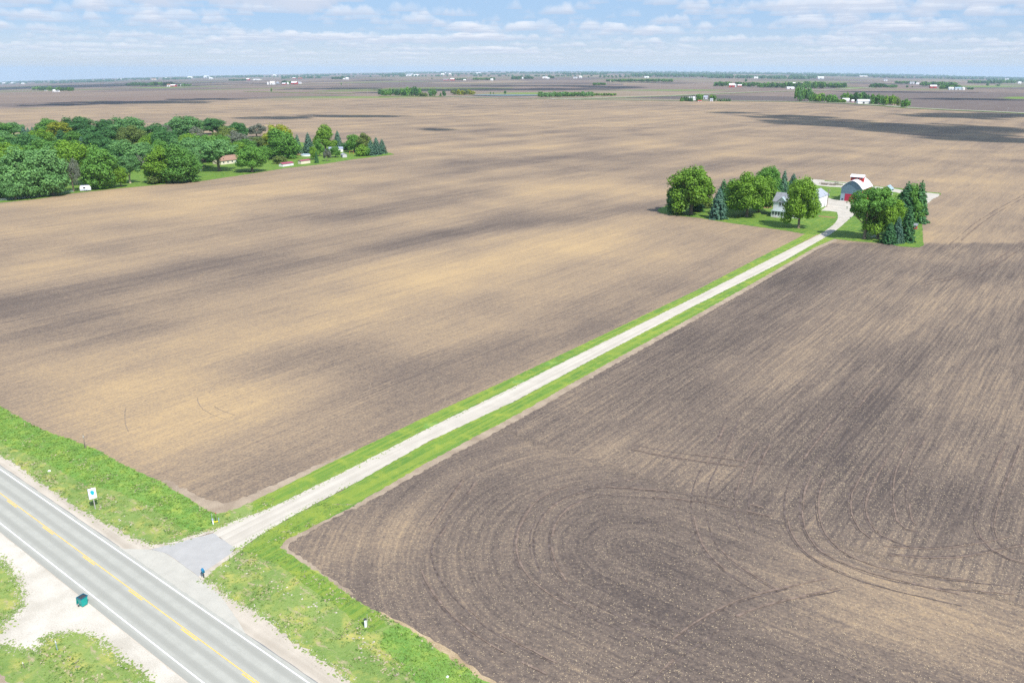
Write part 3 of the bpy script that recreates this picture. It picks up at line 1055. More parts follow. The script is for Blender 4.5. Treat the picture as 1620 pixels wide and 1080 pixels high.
def trunk_mesh(name, seed, kind):
    rg = random.Random(seed)
    b = MB()
    if kind == 'conifer':
        b.tube([(0, 0, -.1), (0, 0, 5), (0, 0, 9.6)], [.22, .13, .03], 7)
    elif kind == 'shrub':
        for k in range(5):
            a = k * 1.26
            b.tube([(0.2 * math.cos(a), .2 * math.sin(a), -.1), (1.6 * math.cos(a), 1.6 * math.sin(a), 5)], [.16, .05], 5)
    elif kind == 'fork':
        b.tube([(0, 0, -.1), (0.02, 0, 1.6), (.05, 0, 2.2)], [.34, .25, .24], 9)
        for sx in (-1, 1):
            b.tube([(.05, 0, 2.1), (.45 * sx, .1 * sx, 4.0), (.9 * sx, .1, 6.2), (1.5 * sx, .2, 8.2)], [.19, .15, .10, .04], 7)
            b.tube([(.6 * sx, .1, 4.8), (1.9 * sx, -.6, 6.6)], [.09, .03], 6)
    else:
        b.tube([(0, 0, -.1), (0.0, 0, .5), (.06, .03, 2.2), (-.03, .05, 4.2), (.1, 0, 7.2)], [.42, .30, .25, .19, .05], 10)
        for k in range(8):
            a = k * 2.4 + rg.random()
            z0 = 2.2 + k * .45
            L = 3.0 - .15 * k
            b.tube([(.02, .03, z0), (math.cos(a) * L * .45, math.sin(a) * L * .45, z0 + 1.0), (math.cos(a) * L, math.sin(a) * L, z0 + 2.1 + rg.random())], [.14, .09, .03], 6)
    return b.mesh(name)


KINDS = {}
for key, kind, seeds, n_, lf in (('round', 'round', (1, 2, 3), 15000, .165), ('tall', 'tall', (11, 12), 15000, .16), ('open', 'open', (21, 22), 9500, .15),
                                 ('dome', 'dome', (31, 32, 33), 16000, .17), ('shrub', 'shrub', (41, 42), 2200, .42),
                                 ('conifer', 'conifer', (51, 52, 53), 10000, .18), ('parasol', 'parasol', (81, 82), 10500, .15), ('sparse', 'open', (61,), 5000, .12)):
    KINDS[key] = [(crown_mesh(f'crown_{key}', s_, kind, n_, lf), trunk_mesh(f'trunk_{key}', s_, 'conifer' if key == 'conifer' else ('shrub' if key == 'shrub' else 'tree'))) for s_ in seeds]
FORK = trunk_mesh('trunk_fork', 5, 'fork')
for lst in KINDS.values():
    for c_, t_ in lst:
        c_.materials.append(LEAF['mid'])
        t_.materials.append(BARK)
FORK.materials.append(PALEBARK)
NAME = {'conifer': 'spruce_tree', 'shrub': 'shrub'}
CAT = {'conifer': 'spruce', 'shrub': 'shrub'}
NT_ = [0]


def tree(px, yb, ytop, wpx, key, leaf, label, group=None, loc=None, h=None, w_m=None, trunk=None, bark=None):
    p = loc if loc is not None else at(px, yb)
    H = h if h is not None else hgt(p, ytop)
    Wd = w_m if w_m is not None else wpx * mpp(p)
    NT_[0] += 1
    k = NT_[0]
    cm, tm = KINDS[key][k % len(KINDS[key])]
    r = empty(NAME.get(key, 'tree'), (p.x, p.y, p.z), k * 1.9)
    tag(r, label, CAT.get(key, 'tree'), group)
    s = Vector((Wd / 8, Wd / 8, H / 10))
    for nm, me_, mt in (('crown', cm, LEAF[leaf]), ('trunk', trunk or tm, bark or BARK)):
        o = bpy.data.objects.new(nm, me_)
        COL.objects.link(o)
        o.parent = r
        o.scale = s
        o.material_slots[0].link = 'OBJECT'
        o.material_slots[0].material = mt
    return r


# farmstead trees
tree(1072, 337, 291, 38, 'dome', 'dark', 'dark low tree at the left tip of the farm lawn, under the big elm-shaped tree')
tree(1093, 339, 264.5, 69, 'tall', 'bright', 'tall broad bright green tree at the left tip of the farm lawn')
tree(1117, 329, 314, 18, 'shrub', 'olive', 'brownish green shrub between the tall left tree and the pale spruce')
tree(1103, 334, 321, 26, 'shrub', 'dark', 'low dark shrub at the foot of the tall left tree')
tree(1142, 330, 283, 27, 'conifer', 'fir', 'green spruce directly behind the pale blue-green spruce')
tree(1135, 346, 295, 30, 'conifer', 'spruce', 'pale blue-green spruce at the front edge of the left lawn')
tree(1152, 328, 283, 24, 'conifer', 'fir', 'dark green spruce between the pale spruce and the round maple')
tree(1156, 322, 282, 14, 'conifer', 'spruce', 'narrow teal-topped spruce behind the round maple')
tree(1164, 322, 282, 15, 'conifer', 'fir', 'narrow green spruce peeping over the left of the round maple')
tree(1181, 343, 275, 63, 'round', 'bright', 'round bright green maple on the lawn left of the house')
tree(1199, 336, 279, 55, 'round', 'bright', 'second maple with a dark trunk close left of the house')
tree(1215, 309, 263.5, 38, 'tall', 'mid', 'pale green tree behind the maples left of the house')
tree(1238, 308, 268, 17, 'conifer', 'spruce', 'narrow tall blue-green spruce behind the house')
tree(1229, 310, 282, 26, 'conifer', 'fir', 'spreading dark spruce behind the house')
tree(1241, 306, 291, 12, 'shrub', 'mid', 'green bush at the foot of the spruces behind the house')
tree(1223, 309, 294, 13, 'shrub', 'dark', 'dark round bush left of the spruces behind the house')
tree(1253, 302, 273.5, 19, 'conifer', 'spruce', 'blue spruce standing alone behind the big front tree')
tree(1263, 361, 281, 52, 'tall', 'bright', 'tall yellow-green tree in front of the farmhouse')
tree(1260, 309, 297, 10, 'shrub', 'mid', 'low bush behind the farmhouse roof')
tree(1367, 378, 297, 66, 'parasol', 'mid', 'spreading open tree with a forked trunk right of the lane')
tree(1388, 378, 299, 52, 'tall', 'bright', 'leafy tree in the middle of the clump right of the lane')
tree(1408, 372, 317, 38, 'round', 'bright', 'rounded green tree between the leafy tree and the tall spruce')
tree(1405, 385, 351, 26, 'conifer', 'fir', 'short dark spruce at the front of the right clump')
tree(1432, 382, 322, 28, 'conifer', 'fir', 'tall dark spruce at the right front of the right clump')
tree(1417, 384, 341, 22, 'conifer', 'spruce', 'middle-sized spruce between the two dark front spruces')
tree(1428, 352, 286, 36, 'conifer', 'fir', 'left peak of the tall dark spruces behind the right clump')
tree(1449, 352, 284.5, 34, 'conifer', 'fir', 'right peak of the tall dark spruces behind the right clump')
tree(1439, 351, 291, 42, 'dome', 'mid', 'dark tree filling between the two tall spruce peaks')
tree(1406, 308, 299, 9, 'shrub', 'mid', 'small bush beside the blue-roofed shed')

# the wooded settlement on the left: the trees that read one by one
GL = [
    (8, 313, 248, 62, 'dome', 'blue', 'large pale green tree at the left edge of the wood'),
    (46, 313, 233, 62, 'dome', 'blue', 'huge pale green tree behind the fence, second in the front row'),
    (84, 309, 232, 58, 'dome', 'blue', 'big pale green tree right of the huge one behind the fence'),
    (62, 311, 262, 34, 'round', 'mid', 'lower tree in front between the two big pale trees'),
    (25, 316, 280, 36, 'round', 'blue', 'low pale tree overhanging the fence at far left'),
    (117, 303, 250, 32, 'sparse', 'grey', 'thin greyish tree with a pale trunk left of the camper'),
    (135, 292, 226, 48, 'tall', 'bright', 'bright yellowish tree behind the camper'),
    (160, 299, 231, 52, 'dome', 'mid', 'large dense green tree right of the camper'),
    (192, 296, 264, 24, 'round', 'bright', 'small bright green lawn tree on the left'),
    (245, 291, 277, 20, 'shrub', 'olive', 'olive bush at the edge of the field in front of the giant tree'),
    (256, 289, 232, 52, 'dome', 'bright', 'left half of the giant twin green tree by the field edge'),
    (288, 289, 229, 56, 'dome', 'mid', 'right half of the giant twin green tree by the field edge'),
    (308, 282, 236, 26, 'round', 'blue', 'pale tree leaning out on the right of the giant twin tree'),
    (399, 272, 231, 48, 'round', 'mid', 'round tree covering the right end of the brown-roofed house'),
    (445, 251, 204, 52, 'dome', 'mid', 'big pale-flecked tree in the middle of the settlement'),
    (440, 240, 198, 42, 'dome', 'yellow', 'yellow-topped tree behind the big middle tree'),
    (443, 259, 247, 24, 'shrub', 'olive', 'long olive hedge left of the maroon-roofed sheds'),
    (472, 244, 212, 16, 'conifer', 'spruce', 'left one of the two blue spruces by the pool'),
    (489, 243, 209.5, 20, 'conifer', 'spruce', 'right one of the two blue spruces by the pool'),
    (515, 238, 197.5, 36, 'tall', 'bright', 'tall bright tree standing over the white bungalow'),
    (535, 234, 206, 16, 'conifer', 'spruce', 'slim blue spruce right of the tall bright tree'),
    (506, 247, 220, 16, 'tall', 'mid', 'slender green tree in front of the tall bright tree'),
    (501, 258, 239, 7, 'conifer', 'fir', 'tiny young tree on the lawn right of the sheds'),
    (518, 255, 236, 13, 'open', 'grey', 'small greyish lawn tree left of the bungalow'),
    (531, 249, 232, 17, 'round', 'mid', 'small round tree in front of the white bungalow'),
    (548, 238, 225, 16, 'shrub', 'dark', 'dark bush right of the white bungalow'),
    (560, 241, 213, 24, 'round', 'mid', 'vase-shaped tree at the right end of the settlement'),
    (577, 242, 210.5, 28, 'tall', 'olive', 'yellow-olive tree behind the last spruces'),
    (572, 247, 229, 18, 'shrub', 'bright', 'round bright bush left of the last spruces'),
    (580, 247, 232, 12, 'shrub', 'mid', 'small bush squeezed against the last spruces'),
    (587, 246, 221, 17, 'conifer', 'spruce', 'left one of the last three blue spruces'),
    (596, 245, 216.5, 18, 'conifer', 'spruce', 'middle one of the last three blue spruces'),
    (605, 243, 219.5, 16, 'conifer', 'spruce', 'rightmost of the last three blue spruces'),
]
for g in GL:
    tree(*g)
tree(206, 290, 247, 42, 'parasol', 'blue', 'parasol-shaped tree with two pale forked stems', trunk=FORK, bark=PALEBARK)
tree(347, 271, 222, 62, 'parasol', 'blue', 'spreading tree with a stout trunk left of the brown-roofed house')
# back rows, placed from their visible tops
BACK = [(-6, 194, 34, 'round', 'mid'), (18, 194, 26, 'round', 'blue'), (36, 200, 14, 'conifer', 'spruce'), (43, 201, 10, 'conifer', 'spruce'), (50, 200, 11, 'conifer', 'spruce'),
        (72, 188, 34, 'dome', 'mid'), (90, 193, 32, 'round', 'yellow'), (118, 185.5, 40, 'dome', 'dark'), (138, 195, 16, 'conifer', 'fir'), (165, 189, 28, 'round', 'dark'),
        (196, 186, 44, 'dome', 'blue'), (241, 196, 38, 'dome', 'dark'), (260, 198, 20, 'round', 'grey'), (288, 184.5, 46, 'dome', 'blue'), (274, 190, 26, 'tall', 'dark'),
        (334, 187, 32, 'tall', 'dark'), (373, 194, 30, 'round', 'dark'), (404, 195.5, 26, 'open', 'grey'), (355, 201, 34, 'dome', 'olive'), (376, 206, 34, 'open', 'grey'),
        (60, 204, 30, 'round', 'bright'), (34, 212, 50, 'dome', 'dark'), (150, 200, 48, 'dome', 'dark'), (205, 199, 36, 'round', 'olive'), (235, 212, 32, 'dome', 'bright'),
        (262, 206, 36, 'dome', 'dark'), (300, 212, 40, 'round', 'bright'), (320, 214, 40, 'round', 'mid'), (400, 217, 46, 'dome', 'olive'), (425, 219, 24, 'round', 'olive'),
        (5, 226, 44, 'round', 'bright'), (70, 222, 56, 'dome', 'mid'), (105, 222, 40, 'round', 'bright'), (115, 208, 30, 'round', 'mid'), (128, 216, 22, 'conifer', 'spruce'),
        (170, 219, 40, 'dome', 'dark'), (196, 222, 44, 'dome', 'blue'), (222, 226, 34, 'round', 'blue'), (184, 232, 22, 'round', 'olive'), (218, 236, 22, 'open', 'grey'),
        (290, 219, 44, 'dome', 'blue'), (315, 220, 36, 'open', 'blue'), (330, 232, 36, 'round', 'mid'), (365, 226, 40, 'round', 'bright'), (415, 232, 30, 'round', 'mid'),
        (20, 236, 40, 'round', 'bright'), (95, 205, 26, 'conifer', 'fir'), (0, 208, 34, 'dome', 'blue'), (148, 210, 30, 'round', 'dark'), (250, 222, 30, 'round', 'mid'),
        (-30, 205, 50, 'dome', 'mid'), (-40, 235, 60, 'dome', 'mid'), (560, 221, 16, 'round', 'mid'), (456, 226, 26, 'round', 'mid'), (495, 232, 12, 'round', 'bright'),
        (310, 200, 18, 'open', 'grey'), (385, 220, 30, 'round', 'mid'), (345, 214, 30, 'round', 'mid')]
TINT = {'mid': 'green', 'blue': 'pale green', 'dark': 'dark green', 'yellow': 'yellow-green', 'bright': 'bright green', 'olive': 'olive', 'grey': 'greyish', 'spruce': 'blue-green', 'fir': 'deep green'}
for bx, bt, bw, bk, bl in BACK:
    hh = 19.0 if bw >= 36 else (16.0 if bw >= 28 else 13.0)
    if bk == 'conifer':
        hh = 13
    if bt >= 217 and bx > 325:
        hh = 9.5
    ang = P - math.atan((CY - bt) / F)
    dd = (HC - hh) / math.tan(ang)
    zc_ = dd * CP + (HC - hh) * SP
    q = Vector(((bx - CX) / F * zc_, dd, 0))
    kindn = 'spruce' if bk == 'conifer' else ('open-crowned tree' if bk == 'open' else 'round-crowned tree')
    tree(0, 0, 0, 0, bk, bl, f'{TINT[bl]} {kindn} within the back rows of the left wood', f'{TINT[bl]} {kindn}s of the left wood', loc=q, h=hh, w_m=bw * zc_ / F * 1.18)

# ------------------------------------------------------------------ farmstead and settlement ground
LAWN = A((1040, 333), (1046, 337.5), (1060, 340), (1107, 345), (1130, 349), (1170, 355), (1215, 361), (1250, 366), (1272, 370), (1300, 372), (1320, 378), (1345, 381), (1400, 385), (1425, 390), (1455, 391.5), (1461, 388), (1460, 374), (1459, 360), (1460, 345), (1464, 333), (1468, 322), (1475, 315), (1488, 308), (1489, 305.5), (1460, 303), (1425, 298), (1376, 293.5), (1334, 288.5), (1300, 284.5), (1270, 283), (1240, 288), (1200, 300), (1150, 310), (1100, 319), (1060, 324), (1042, 330))
sheet('farm_lawn', LAWN, 0.028, G_LAWN, 'mown lawn round the farmstead', 0.9, 0.3, 31)
sheet('farmyard', A((1302, 368), (1317, 357), (1325, 347.6), (1325.8, 341.5), (1323.7, 335.4), (1312, 333.8), (1298, 333.3), (1303, 330.3), (1308, 325), (1310.5, 313), (1320, 316), (1328.3, 317), (1345, 319), (1362, 321.5), (1390, 322), (1392, 330), (1362, 333), (1345, 345), (1331, 357.8), (1315, 370)), 0.042, YARD, 'concrete and gravel farmyard between house and barn', 0.9, 0.15, 32)
sheet('back_track', A((1268, 285), (1285, 283.6), (1302, 285), (1340, 288.4), (1376, 294), (1410, 298), (1440, 302.5), (1487, 307), (1484, 311), (1474, 316), (1468, 322), (1452, 322), (1440, 312), (1425, 306), (1400, 301), (1376, 297.5), (1340, 293), (1332, 296.5), (1312, 295.5), (1294, 293.5), (1278, 290)), 0.036, YARD, 'pale gravel track along the back of the farmstead', 0.9, 0.3, 33)
sheet('back_grass', A((1305, 285.3), (1340, 289.5), (1339, 290.3), (1304, 286.6)), 0.044, G_LAWN, 'thin grass strip behind the farmyard pen', 0.9, 0.1, 34)
sheet('lawn_island', A((1320, 290.6), (1333, 292), (1334, 293.4), (1318, 292.6)), 0.045, G_LAWN, 'small patch of grass beside the pen', 0.9, 0.1, 35)
sheet('flower_bed', A((1207, 327.5), (1221, 326.5), (1222, 328.5), (1208, 329.5)), 0.046, mat('mulch', (0.30, 0.13, 0.09), 0.9, 0.3, 2), 'reddish mulch bed left of the house', 0.6, 0.1, 36)
sheet('flower_bed', A((1295, 341.4), (1310, 342.8), (1322, 344.2), (1321, 345), (1308, 343.8), (1295, 342.4)), 0.046, MATS['mulch'], 'reddish edged path across the lawn right of the big tree', 0.6, 0.1, 37)
WL = A((-200, 345), (0, 321), (60, 315), (116, 306), (180, 299), (260, 291.5), (313, 287.5), (400, 274.5), (450, 266.5), (510, 260), (560, 252), (600, 247.5), (624, 244.5), (618, 242), (600, 241), (560, 234), (520, 229), (460, 224), (420, 221), (380, 217), (300, 213), (200, 210), (0, 212), (-200, 216))
sheet('settlement_lawn', WL, 0.028, G_LAWN, 'lawns and woodland floor of the settlement on the left', 1.2, 0.4, 38)

# ------------------------------------------------------------------ buildings
WHITE = mat('white_siding', (0.78, 0.79, 0.80), 0.6, 0.05, 1)
CREAM = mat('cream_siding', (0.70, 0.64, 0.52), 0.7, 0.06, 1)
GREYR = mat('grey_shingle', (0.24, 0.25, 0.28), 0.9, 0.15, 1.5)
PALER = mat('pale_grey_shingle', (0.33, 0.36, 0.42), 0.9, 0.1, 1.5)
BROWNR = mat('brown_shingle', (0.30, 0.185, 0.135), 0.9, 0.15, 1.5)
MAROON = mat('maroon_metal', (0.30, 0.07, 0.11), 0.5, 0.1, 1)
BLUEG = mat('blue_grey_metal', (0.13, 0.205, 0.26), 0.5, 0.08, 1)
PALEB = mat('pale_blue_metal', (0.30, 0.40, 0.47), 0.5, 0.08, 1)
REDP = mat('red_boards', (0.42, 0.045, 0.04), 0.7, 0.15, 1.5)
CRIM = mat('crimson_door', (0.45, 0.03, 0.07), 0.6, 0.08, 1.5)
METAL = mat('white_metal_roof', (0.80, 0.80, 0.84), 0.4, 0.05, .6)
GLASS = mat('dark_glass', (0.02, 0.03, 0.05), 0.15, spec=0.6)
WOODG = mat('weathered_wood', (0.28, 0.23, 0.18), 0.9, 0.3, 3)
BRICK = mat('brick', (0.35, 0.12, 0.08), 0.9, 0.2, 5)
DARKM = mat('dark_metal', (0.05, 0.055, 0.06), 0.6)
TEAL = mat('teal_plastic', (0.005, 0.33, 0.29), 0.4, 0.06, 2, spec=0.4)
TEALD = mat('dark_teal_plastic', (0.01, 0.13, 0.20), 0.45)
BLUEP = mat('blue_plastic', (0.02, 0.14, 0.42), 0.4)
YAW = math.radians(-37.5)


def gable(root, w_, l_, he, rise, wall, roof, ridge='y', over=0.45, prof=None, name_wall='wall', th=0.14, y0=0.0, x0=0.0):
    """walls and roof over a rectangle w_ by l_ with its front-left foot at x0,y0"""
    if prof is None:
        prof = [(0, he), (w_ / 2, he + rise), (w_, he)] if ridge == 'y' else [(0, he), (l_ / 2, he + rise), (l_, he)]
    b = MB()
    base = [(prof[0][0], 0)] + list(prof) + [(prof[-1][0], 0)]
    if ridge == 'y':
        b.prism([(x + x0, zz) for x, zz in base], y0, y0 + l_)
    else:
        b.prism([(x, zz) for x, zz in base], 0, w_)
        b.v = [(q[1] + x0, q[0] + y0, q[2]) for q in b.v]
        b.f = [tuple(reversed(f)) for f in b.f]
    b.build(name_wall, wall, root)
    # roof shell with its own thickness and overhang
    pr = [Vector((x, 0, zz)) for x, zz in prof]
    a = pr[0] + (pr[0] - pr[1]).normalized() * over
    z_ = pr[-1] + (pr[-1] - pr[-2]).normalized() * over
    line = [a] + pr[1:-1] + [z_]
    lift = 0.03
    lo = [(p.x, p.z + lift) for p in line]
    hi = [(p.x, p.z + lift + th) for p in line]
    r_ = MB()
    full = (l_ if ridge == 'y' else w_)
    s0, s1 = -over, full + over
    for i in range(len(lo) - 1):
        (xa, za), (xb, zb), (xc, zd), (xd, ze) = lo[i], lo[i + 1], hi[i + 1], hi[i]
        r_.prism([(xa, za), (xb, zb), (xc, zd), (xd, ze)], s0, s1)
    if ridge == 'y':
        r_.v = [(q[0] + x0, q[1] + y0, q[2]) for q in r_.v]
    else:
        r_.v = [(q[1] + x0, q[0] + y0, q[2]) for q in r_.v]
        r_.f = [tuple(reversed(f)) for f in r_.f]
    return r_.build('roof', roof, root)


def window(root, x, y, zz, w_, h_, face='front', frame=None, name='window'):
    """glass proud of the wall, with a frame as sub-part"""
    g = MB()
    f = MB()
    t = 0.03
    if face == 'front':
        g.box(x, x + w_, y - t, y, zz, zz + h_)
        for q in ((x - .09, x, zz - .09, zz + h_ + .09), (x + w_, x + w_ + .09, zz - .09, zz + h_ + .09), (x, x + w_, zz - .09, zz), (x, x + w_, zz + h_, zz + h_ + .09)):
            f.box(q[0], q[1], y - t * 2, y, q[2], q[3])
        f.box(x + w_ / 2 - .02, x + w_ / 2 + .02, y - t * 2, y - t, zz, zz + h_)
    else:
        s = 1 if face == 'right' else -1
        xs = sorted((x, x + s * t))
        xf = sorted((x, x + s * 2 * t))
        g.box(xs[0], xs[1], y, y + w_, zz, zz + h_)
        for q in ((y - .09, y, zz - .09, zz + h_ + .09), (y + w_, y + w_ + .09, zz - .09, zz + h_ + .09), (y, y + w_, zz - .09, zz), (y, y + w_, zz + h_, zz + h_ + .09)):
            f.box(xf[0], xf[1], q[0], q[1], q[2], q[3])
    go = g.build(name, GLASS, root)
    f.build('frame', frame or WHITE, go)
    return go


# --- barn
o = at(1328.7, 317.2)
bw = alen(o, R, 1361.5)
br = empty('barn', o, YAW)
tag(br, 'grey-blue fronted barn with a round white metal roof, crimson door and red cupola', 'barn')
he = hgt(o, 296.5)
ridge_p = o + R * (bw / 2)
hr = hgt(ridge_p, 286.3)
bl = alen(o + R * bw, D, 1376.5)
prof = [(0, he)]
for k in range(1, 12):
    t = k / 12
    prof.append((bw * t, he + (hr - he) * (1 - abs(2 * t - 1) ** 1.75)))
prof.append((bw, he))
gable(br, bw, bl, he, 0, BLUEG, METAL, over=0.55, prof=prof, th=0.16, name_wall='siding')
# lower part of the front is a shade paler with a trim line
MB().box(-0.02, bw + .02, -0.07, -0.002, he * .56, he * .56 + .16).build('trim_board', mat('trim_blue', (0.16, 0.24, 0.32), 0.6), br)
MB().box(.02, bw * .205, -.05, -.003, .02, he * .55).build('lower_siding', PALEB, br)
dr = MB().box(bw * .21, bw * .80, -0.12, -0.003, 0.02, he * .55).build('sliding_door', CRIM, br)
rb = MB()
for k in range(1, 9):
    xx = bw * .21 + k * bw * .59 / 9
    rb.box(xx - .03, xx + .03, -0.15, -0.12, 0.05, he * .54)
rb.build('door_batten', mat('dark_crimson', (0.30, 0.02, 0.04), 0.6), dr)
MB().box(bw * .07, bw * .15, -0.09, -0.052, 0.35, 1.2).build('hatch', DARKM, br)
MB().box(bw * .46, bw * .54, -0.05, -0.003, he + (hr - he) * .62, he + (hr - he) * .9).build('loft_door', mat('loft', (0.15, 0.24, 0.34), 0.6), br)
lw = MB()
lw.box(bw + .003, bw + .06, 0.1, bl - .1, 0.0, he * .94)
lw.build('red_side_wall', mat('orange_red_boards', (0.55, 0.14, 0.08), 0.7, 0.2, 1.5), br)
for k in range(4):
    window(br, bw + .06, bl * (.12 + .22 * k), he * .4, 1.0, 1.1, 'right')
# cupola set crosswise on the ridge
cl, cw = 6.0, 2.7
cy0 = bl * .40
xa, xb = bw / 2 - cl / 2, bw / 2 + cl / 2
ck = MB().box(xa, xb, cy0, cy0 + cw, hr - 1.6, hr + 1.3).build('cupola', REDP, br)
cr_ = MB()
pf = [(cy0 - .45, hr + 1.12), (cy0 + cw / 2, hr + 2.25), (cy0 + cw / 2, hr + 2.4), (cy0 - .45, hr + 1.27)]
pb = [(cy0 + cw / 2, hr + 2.25), (cy0 + cw + .45, hr + 1.12), (cy0 + cw + .45, hr + 1.27), (cy0 + cw / 2, hr + 2.4)]
for pr2 in (pf, pb):
    cr_.prism(pr2, xa - .4, xb + .4)
cr_.v = [(q[1], q[0], q[2]) for q in cr_.v]
cr_.f = [tuple(reversed(f)) for f in cr_.f]
cr_.build('cupola_roof', METAL, ck)
cg2 = MB()
cg2.prism([(cy0 + .01, hr + 1.303), (cy0 + cw - .01, hr + 1.303), (cy0 + cw / 2, hr + 2.22)], xa + .02, xb - .02)
cg2.v = [(q[1], q[0], q[2]) for q in cg2.v]
cg2.f = [tuple(reversed(f)) for f in cg2.f]
cg2.build('gable_board', REDP, ck)
for k in range(4):
    MB().box(xa + .5 + k * 1.4, xa + 1.3 + k * 1.4, cy0 - .05, cy0 - .003, hr + .3, hr + 1.0).build('louvre', DARKM, ck)

# --- farmhouse, front to the highway, with a cross gable and a porch
o = at(1221.5, 341.8)
hw = alen(o, R, 1262)
hs = empty('farmhouse', o, YAW)
tag(hs, 'white two-storey farmhouse with grey roof and glazed porch, behind the big front tree', 'house')
he = hgt(o, 318)
gable(hs, hw, 8.5, he, 3.4, WHITE, GREYR, 'x', name_wall='siding')
# centre gable above the porch
cg = MB()
gx0 = 1.6
cg.prism([(gx0, he - .1), (gx0 + 2.1, he + 1.9), (gx0 + 4.2, he - .1)], -0.04, 3.4)
cgo = cg.build('front_gable', WHITE, hs)
rr_ = MB()
rr_.prism([(gx0 - .3, he - .3), (gx0 + 2.1, he + 1.96), (gx0 + 2.1, he + 2.1), (gx0 - .3, he - .16)], -.5, 3.8)
rr_.prism([(gx0 + 2.1, he + 1.96), (gx0 + 4.5, he - .3), (gx0 + 4.5, he - .16), (gx0 + 2.1, he + 2.1)], -.5, 3.8)
rr_.build('gable_roof', mat('teal_grey_roof', (0.33, 0.42, 0.44), 0.8, .1), cgo)
window(hs, gx0 + 1.1, -.04, he - 1.9, .85, 1.4)
window(hs, gx0 + 2.3, -.04, he - 1.9, .85, 1.4)
pr_ = MB()
pw = min(hw - .6, 9.0)
pr_.box(.2, pw, -2.3, -.003, 0, 2.75)
po = pr_.build('porch', WHITE, hs)
MB().prism([(-.1, 2.78), (pw + .3, 2.78), (pw + .3, 2.9), (-.1, 2.9)], -2.7, -.05).build('porch_roof', MATS['teal_grey_roof'], po)
for k in range(6):
    if .8 + k * 1.35 + .85 < pw:
        window(hs, .7 + k * 1.3, -2.3, .95, .8, 1.6)
st2 = MB()
for k in range(3):
    st2.box(1.6, 3.4, -2.3 - .35 * (k + 1), -2.3 - .35 * k - .002, 0, .5 - .16 * k)
st2.build('step', mat('concrete', (0.45, 0.43, 0.40), 0.9, .1), hs)
ch = MB().box(hw * .62, hw * .62 + .9, 4.0, 4.9, he + 2.2, he + 4.6).build('chimney', BRICK, hs)
for k in range(2):
    window(hs, 0, 2 + 3 * k, 1.0, 1.0, 1.5, 'left')
    window(hs, 0, 2 + 3 * k, 3.9, 1.0, 1.4, 'left')

# --- white rear wing with pale roof by the yard
cn2 = at(1294, 331)
w2 = 8.0
o2 = cn2 - R * w2
l2 = alen(cn2, D, 1308.3)
gs = empty('white_annex', o2, YAW)
tag(gs, 'tall white windowless annex with pale grey roof beside the farmyard', 'building')
h2 = hgt(cn2, 312.6)
gable(gs, w2, l2, h2, 2.5, WHITE, PALER, 'y', name_wall='siding', over=.35)
MB().box(1.2, 2.0, l2 * .55, l2 * .55 + .8, h2 + .4, h2 + 3.2).build('chimney', WHITE, gs)
MB().box(w2 + .003, w2 + .08, l2 * .7, l2 * .7 + 1.0, .05, 2.1).build('door', mat('pale_door', (0.6, 0.62, 0.66), 0.5), gs)
for k in range(2):
    window(gs, w2 * (.2 + .4 * k), 0, 3.4, .8, 1.0)

# --- shed right of the barn
o3 = at(1395.5, 308.5)
w3 = alen(o3, R, 1408)
sh = empty('shed', o3, YAW)
tag(sh, 'small blue-grey metal shed right of the barn', 'shed')
h3 = hgt(o3, 299)
gable(sh, w3, 5.5, h3, 1.7, BLUEG, PALEB, 'y', over=.4, name_wall='siding')
MB().box(w3 * .25, w3 * .75, -.08, -.003, .03, 2.2).build('door', mat('trim_blue', (0.16, 0.24, 0.32), 0.6), sh)
MB().box(w3 + .003, w3 + .05, .1, 5.4, 0, h3 - .1).build('side_wall', mat('pale_lilac_siding', (0.62, 0.62, 0.68), .6), sh)

# --- playhouse at the right edge
o4 = at(1441.5, 362)
ph_ = empty('playhouse', o4, YAW)
tag(ph_, 'little red playhouse with grey roof at the right edge of the lawn', 'playhouse')
gable(ph_, 1.9, 1.7, 1.5, .7, REDP, GREYR, 'x', over=.3, name_wall='siding')
MB().box(.3, .8, -.05, -.003, .05, 1.2).build('door', mat('yellow_door', (0.65, 0.40, 0.08), .6), ph_)
window(ph_, 1.15, 0, .7, .4, .4)
MB().box(1.9, 2.5, .2, 1.4, .03, .3).build('step', WOODG, ph_)

# --- utility pole in the yard
p = at(1307.8, 327.5)
up = empty('utility_pole', p, YAW)
tag(up, 'tall wooden utility pole at the corner of the white annex', 'pole')
ph = hgt(p, 298.5)
MB().tube([(0, 0, -.1), (0, 0, ph)], [.22, .15], 8).build('pole', WOODG, up)
MB().box(-.9, .9, -.06, .06, ph - .8, ph - .66).build('crossarm', WOODG, up)
for s_ in (-.7, .0, .7):
    MB().tube([(s_, 0, ph - .66), (s_, 0, ph - .5)], .05, 6).build('insulator', mat('porcelain', (.5, .5, .5), .3), up)
MB().tube([(.3, .0, ph * .62), (.3, .0, ph * .72)], .22, 8).build('transformer', PALEB, up)

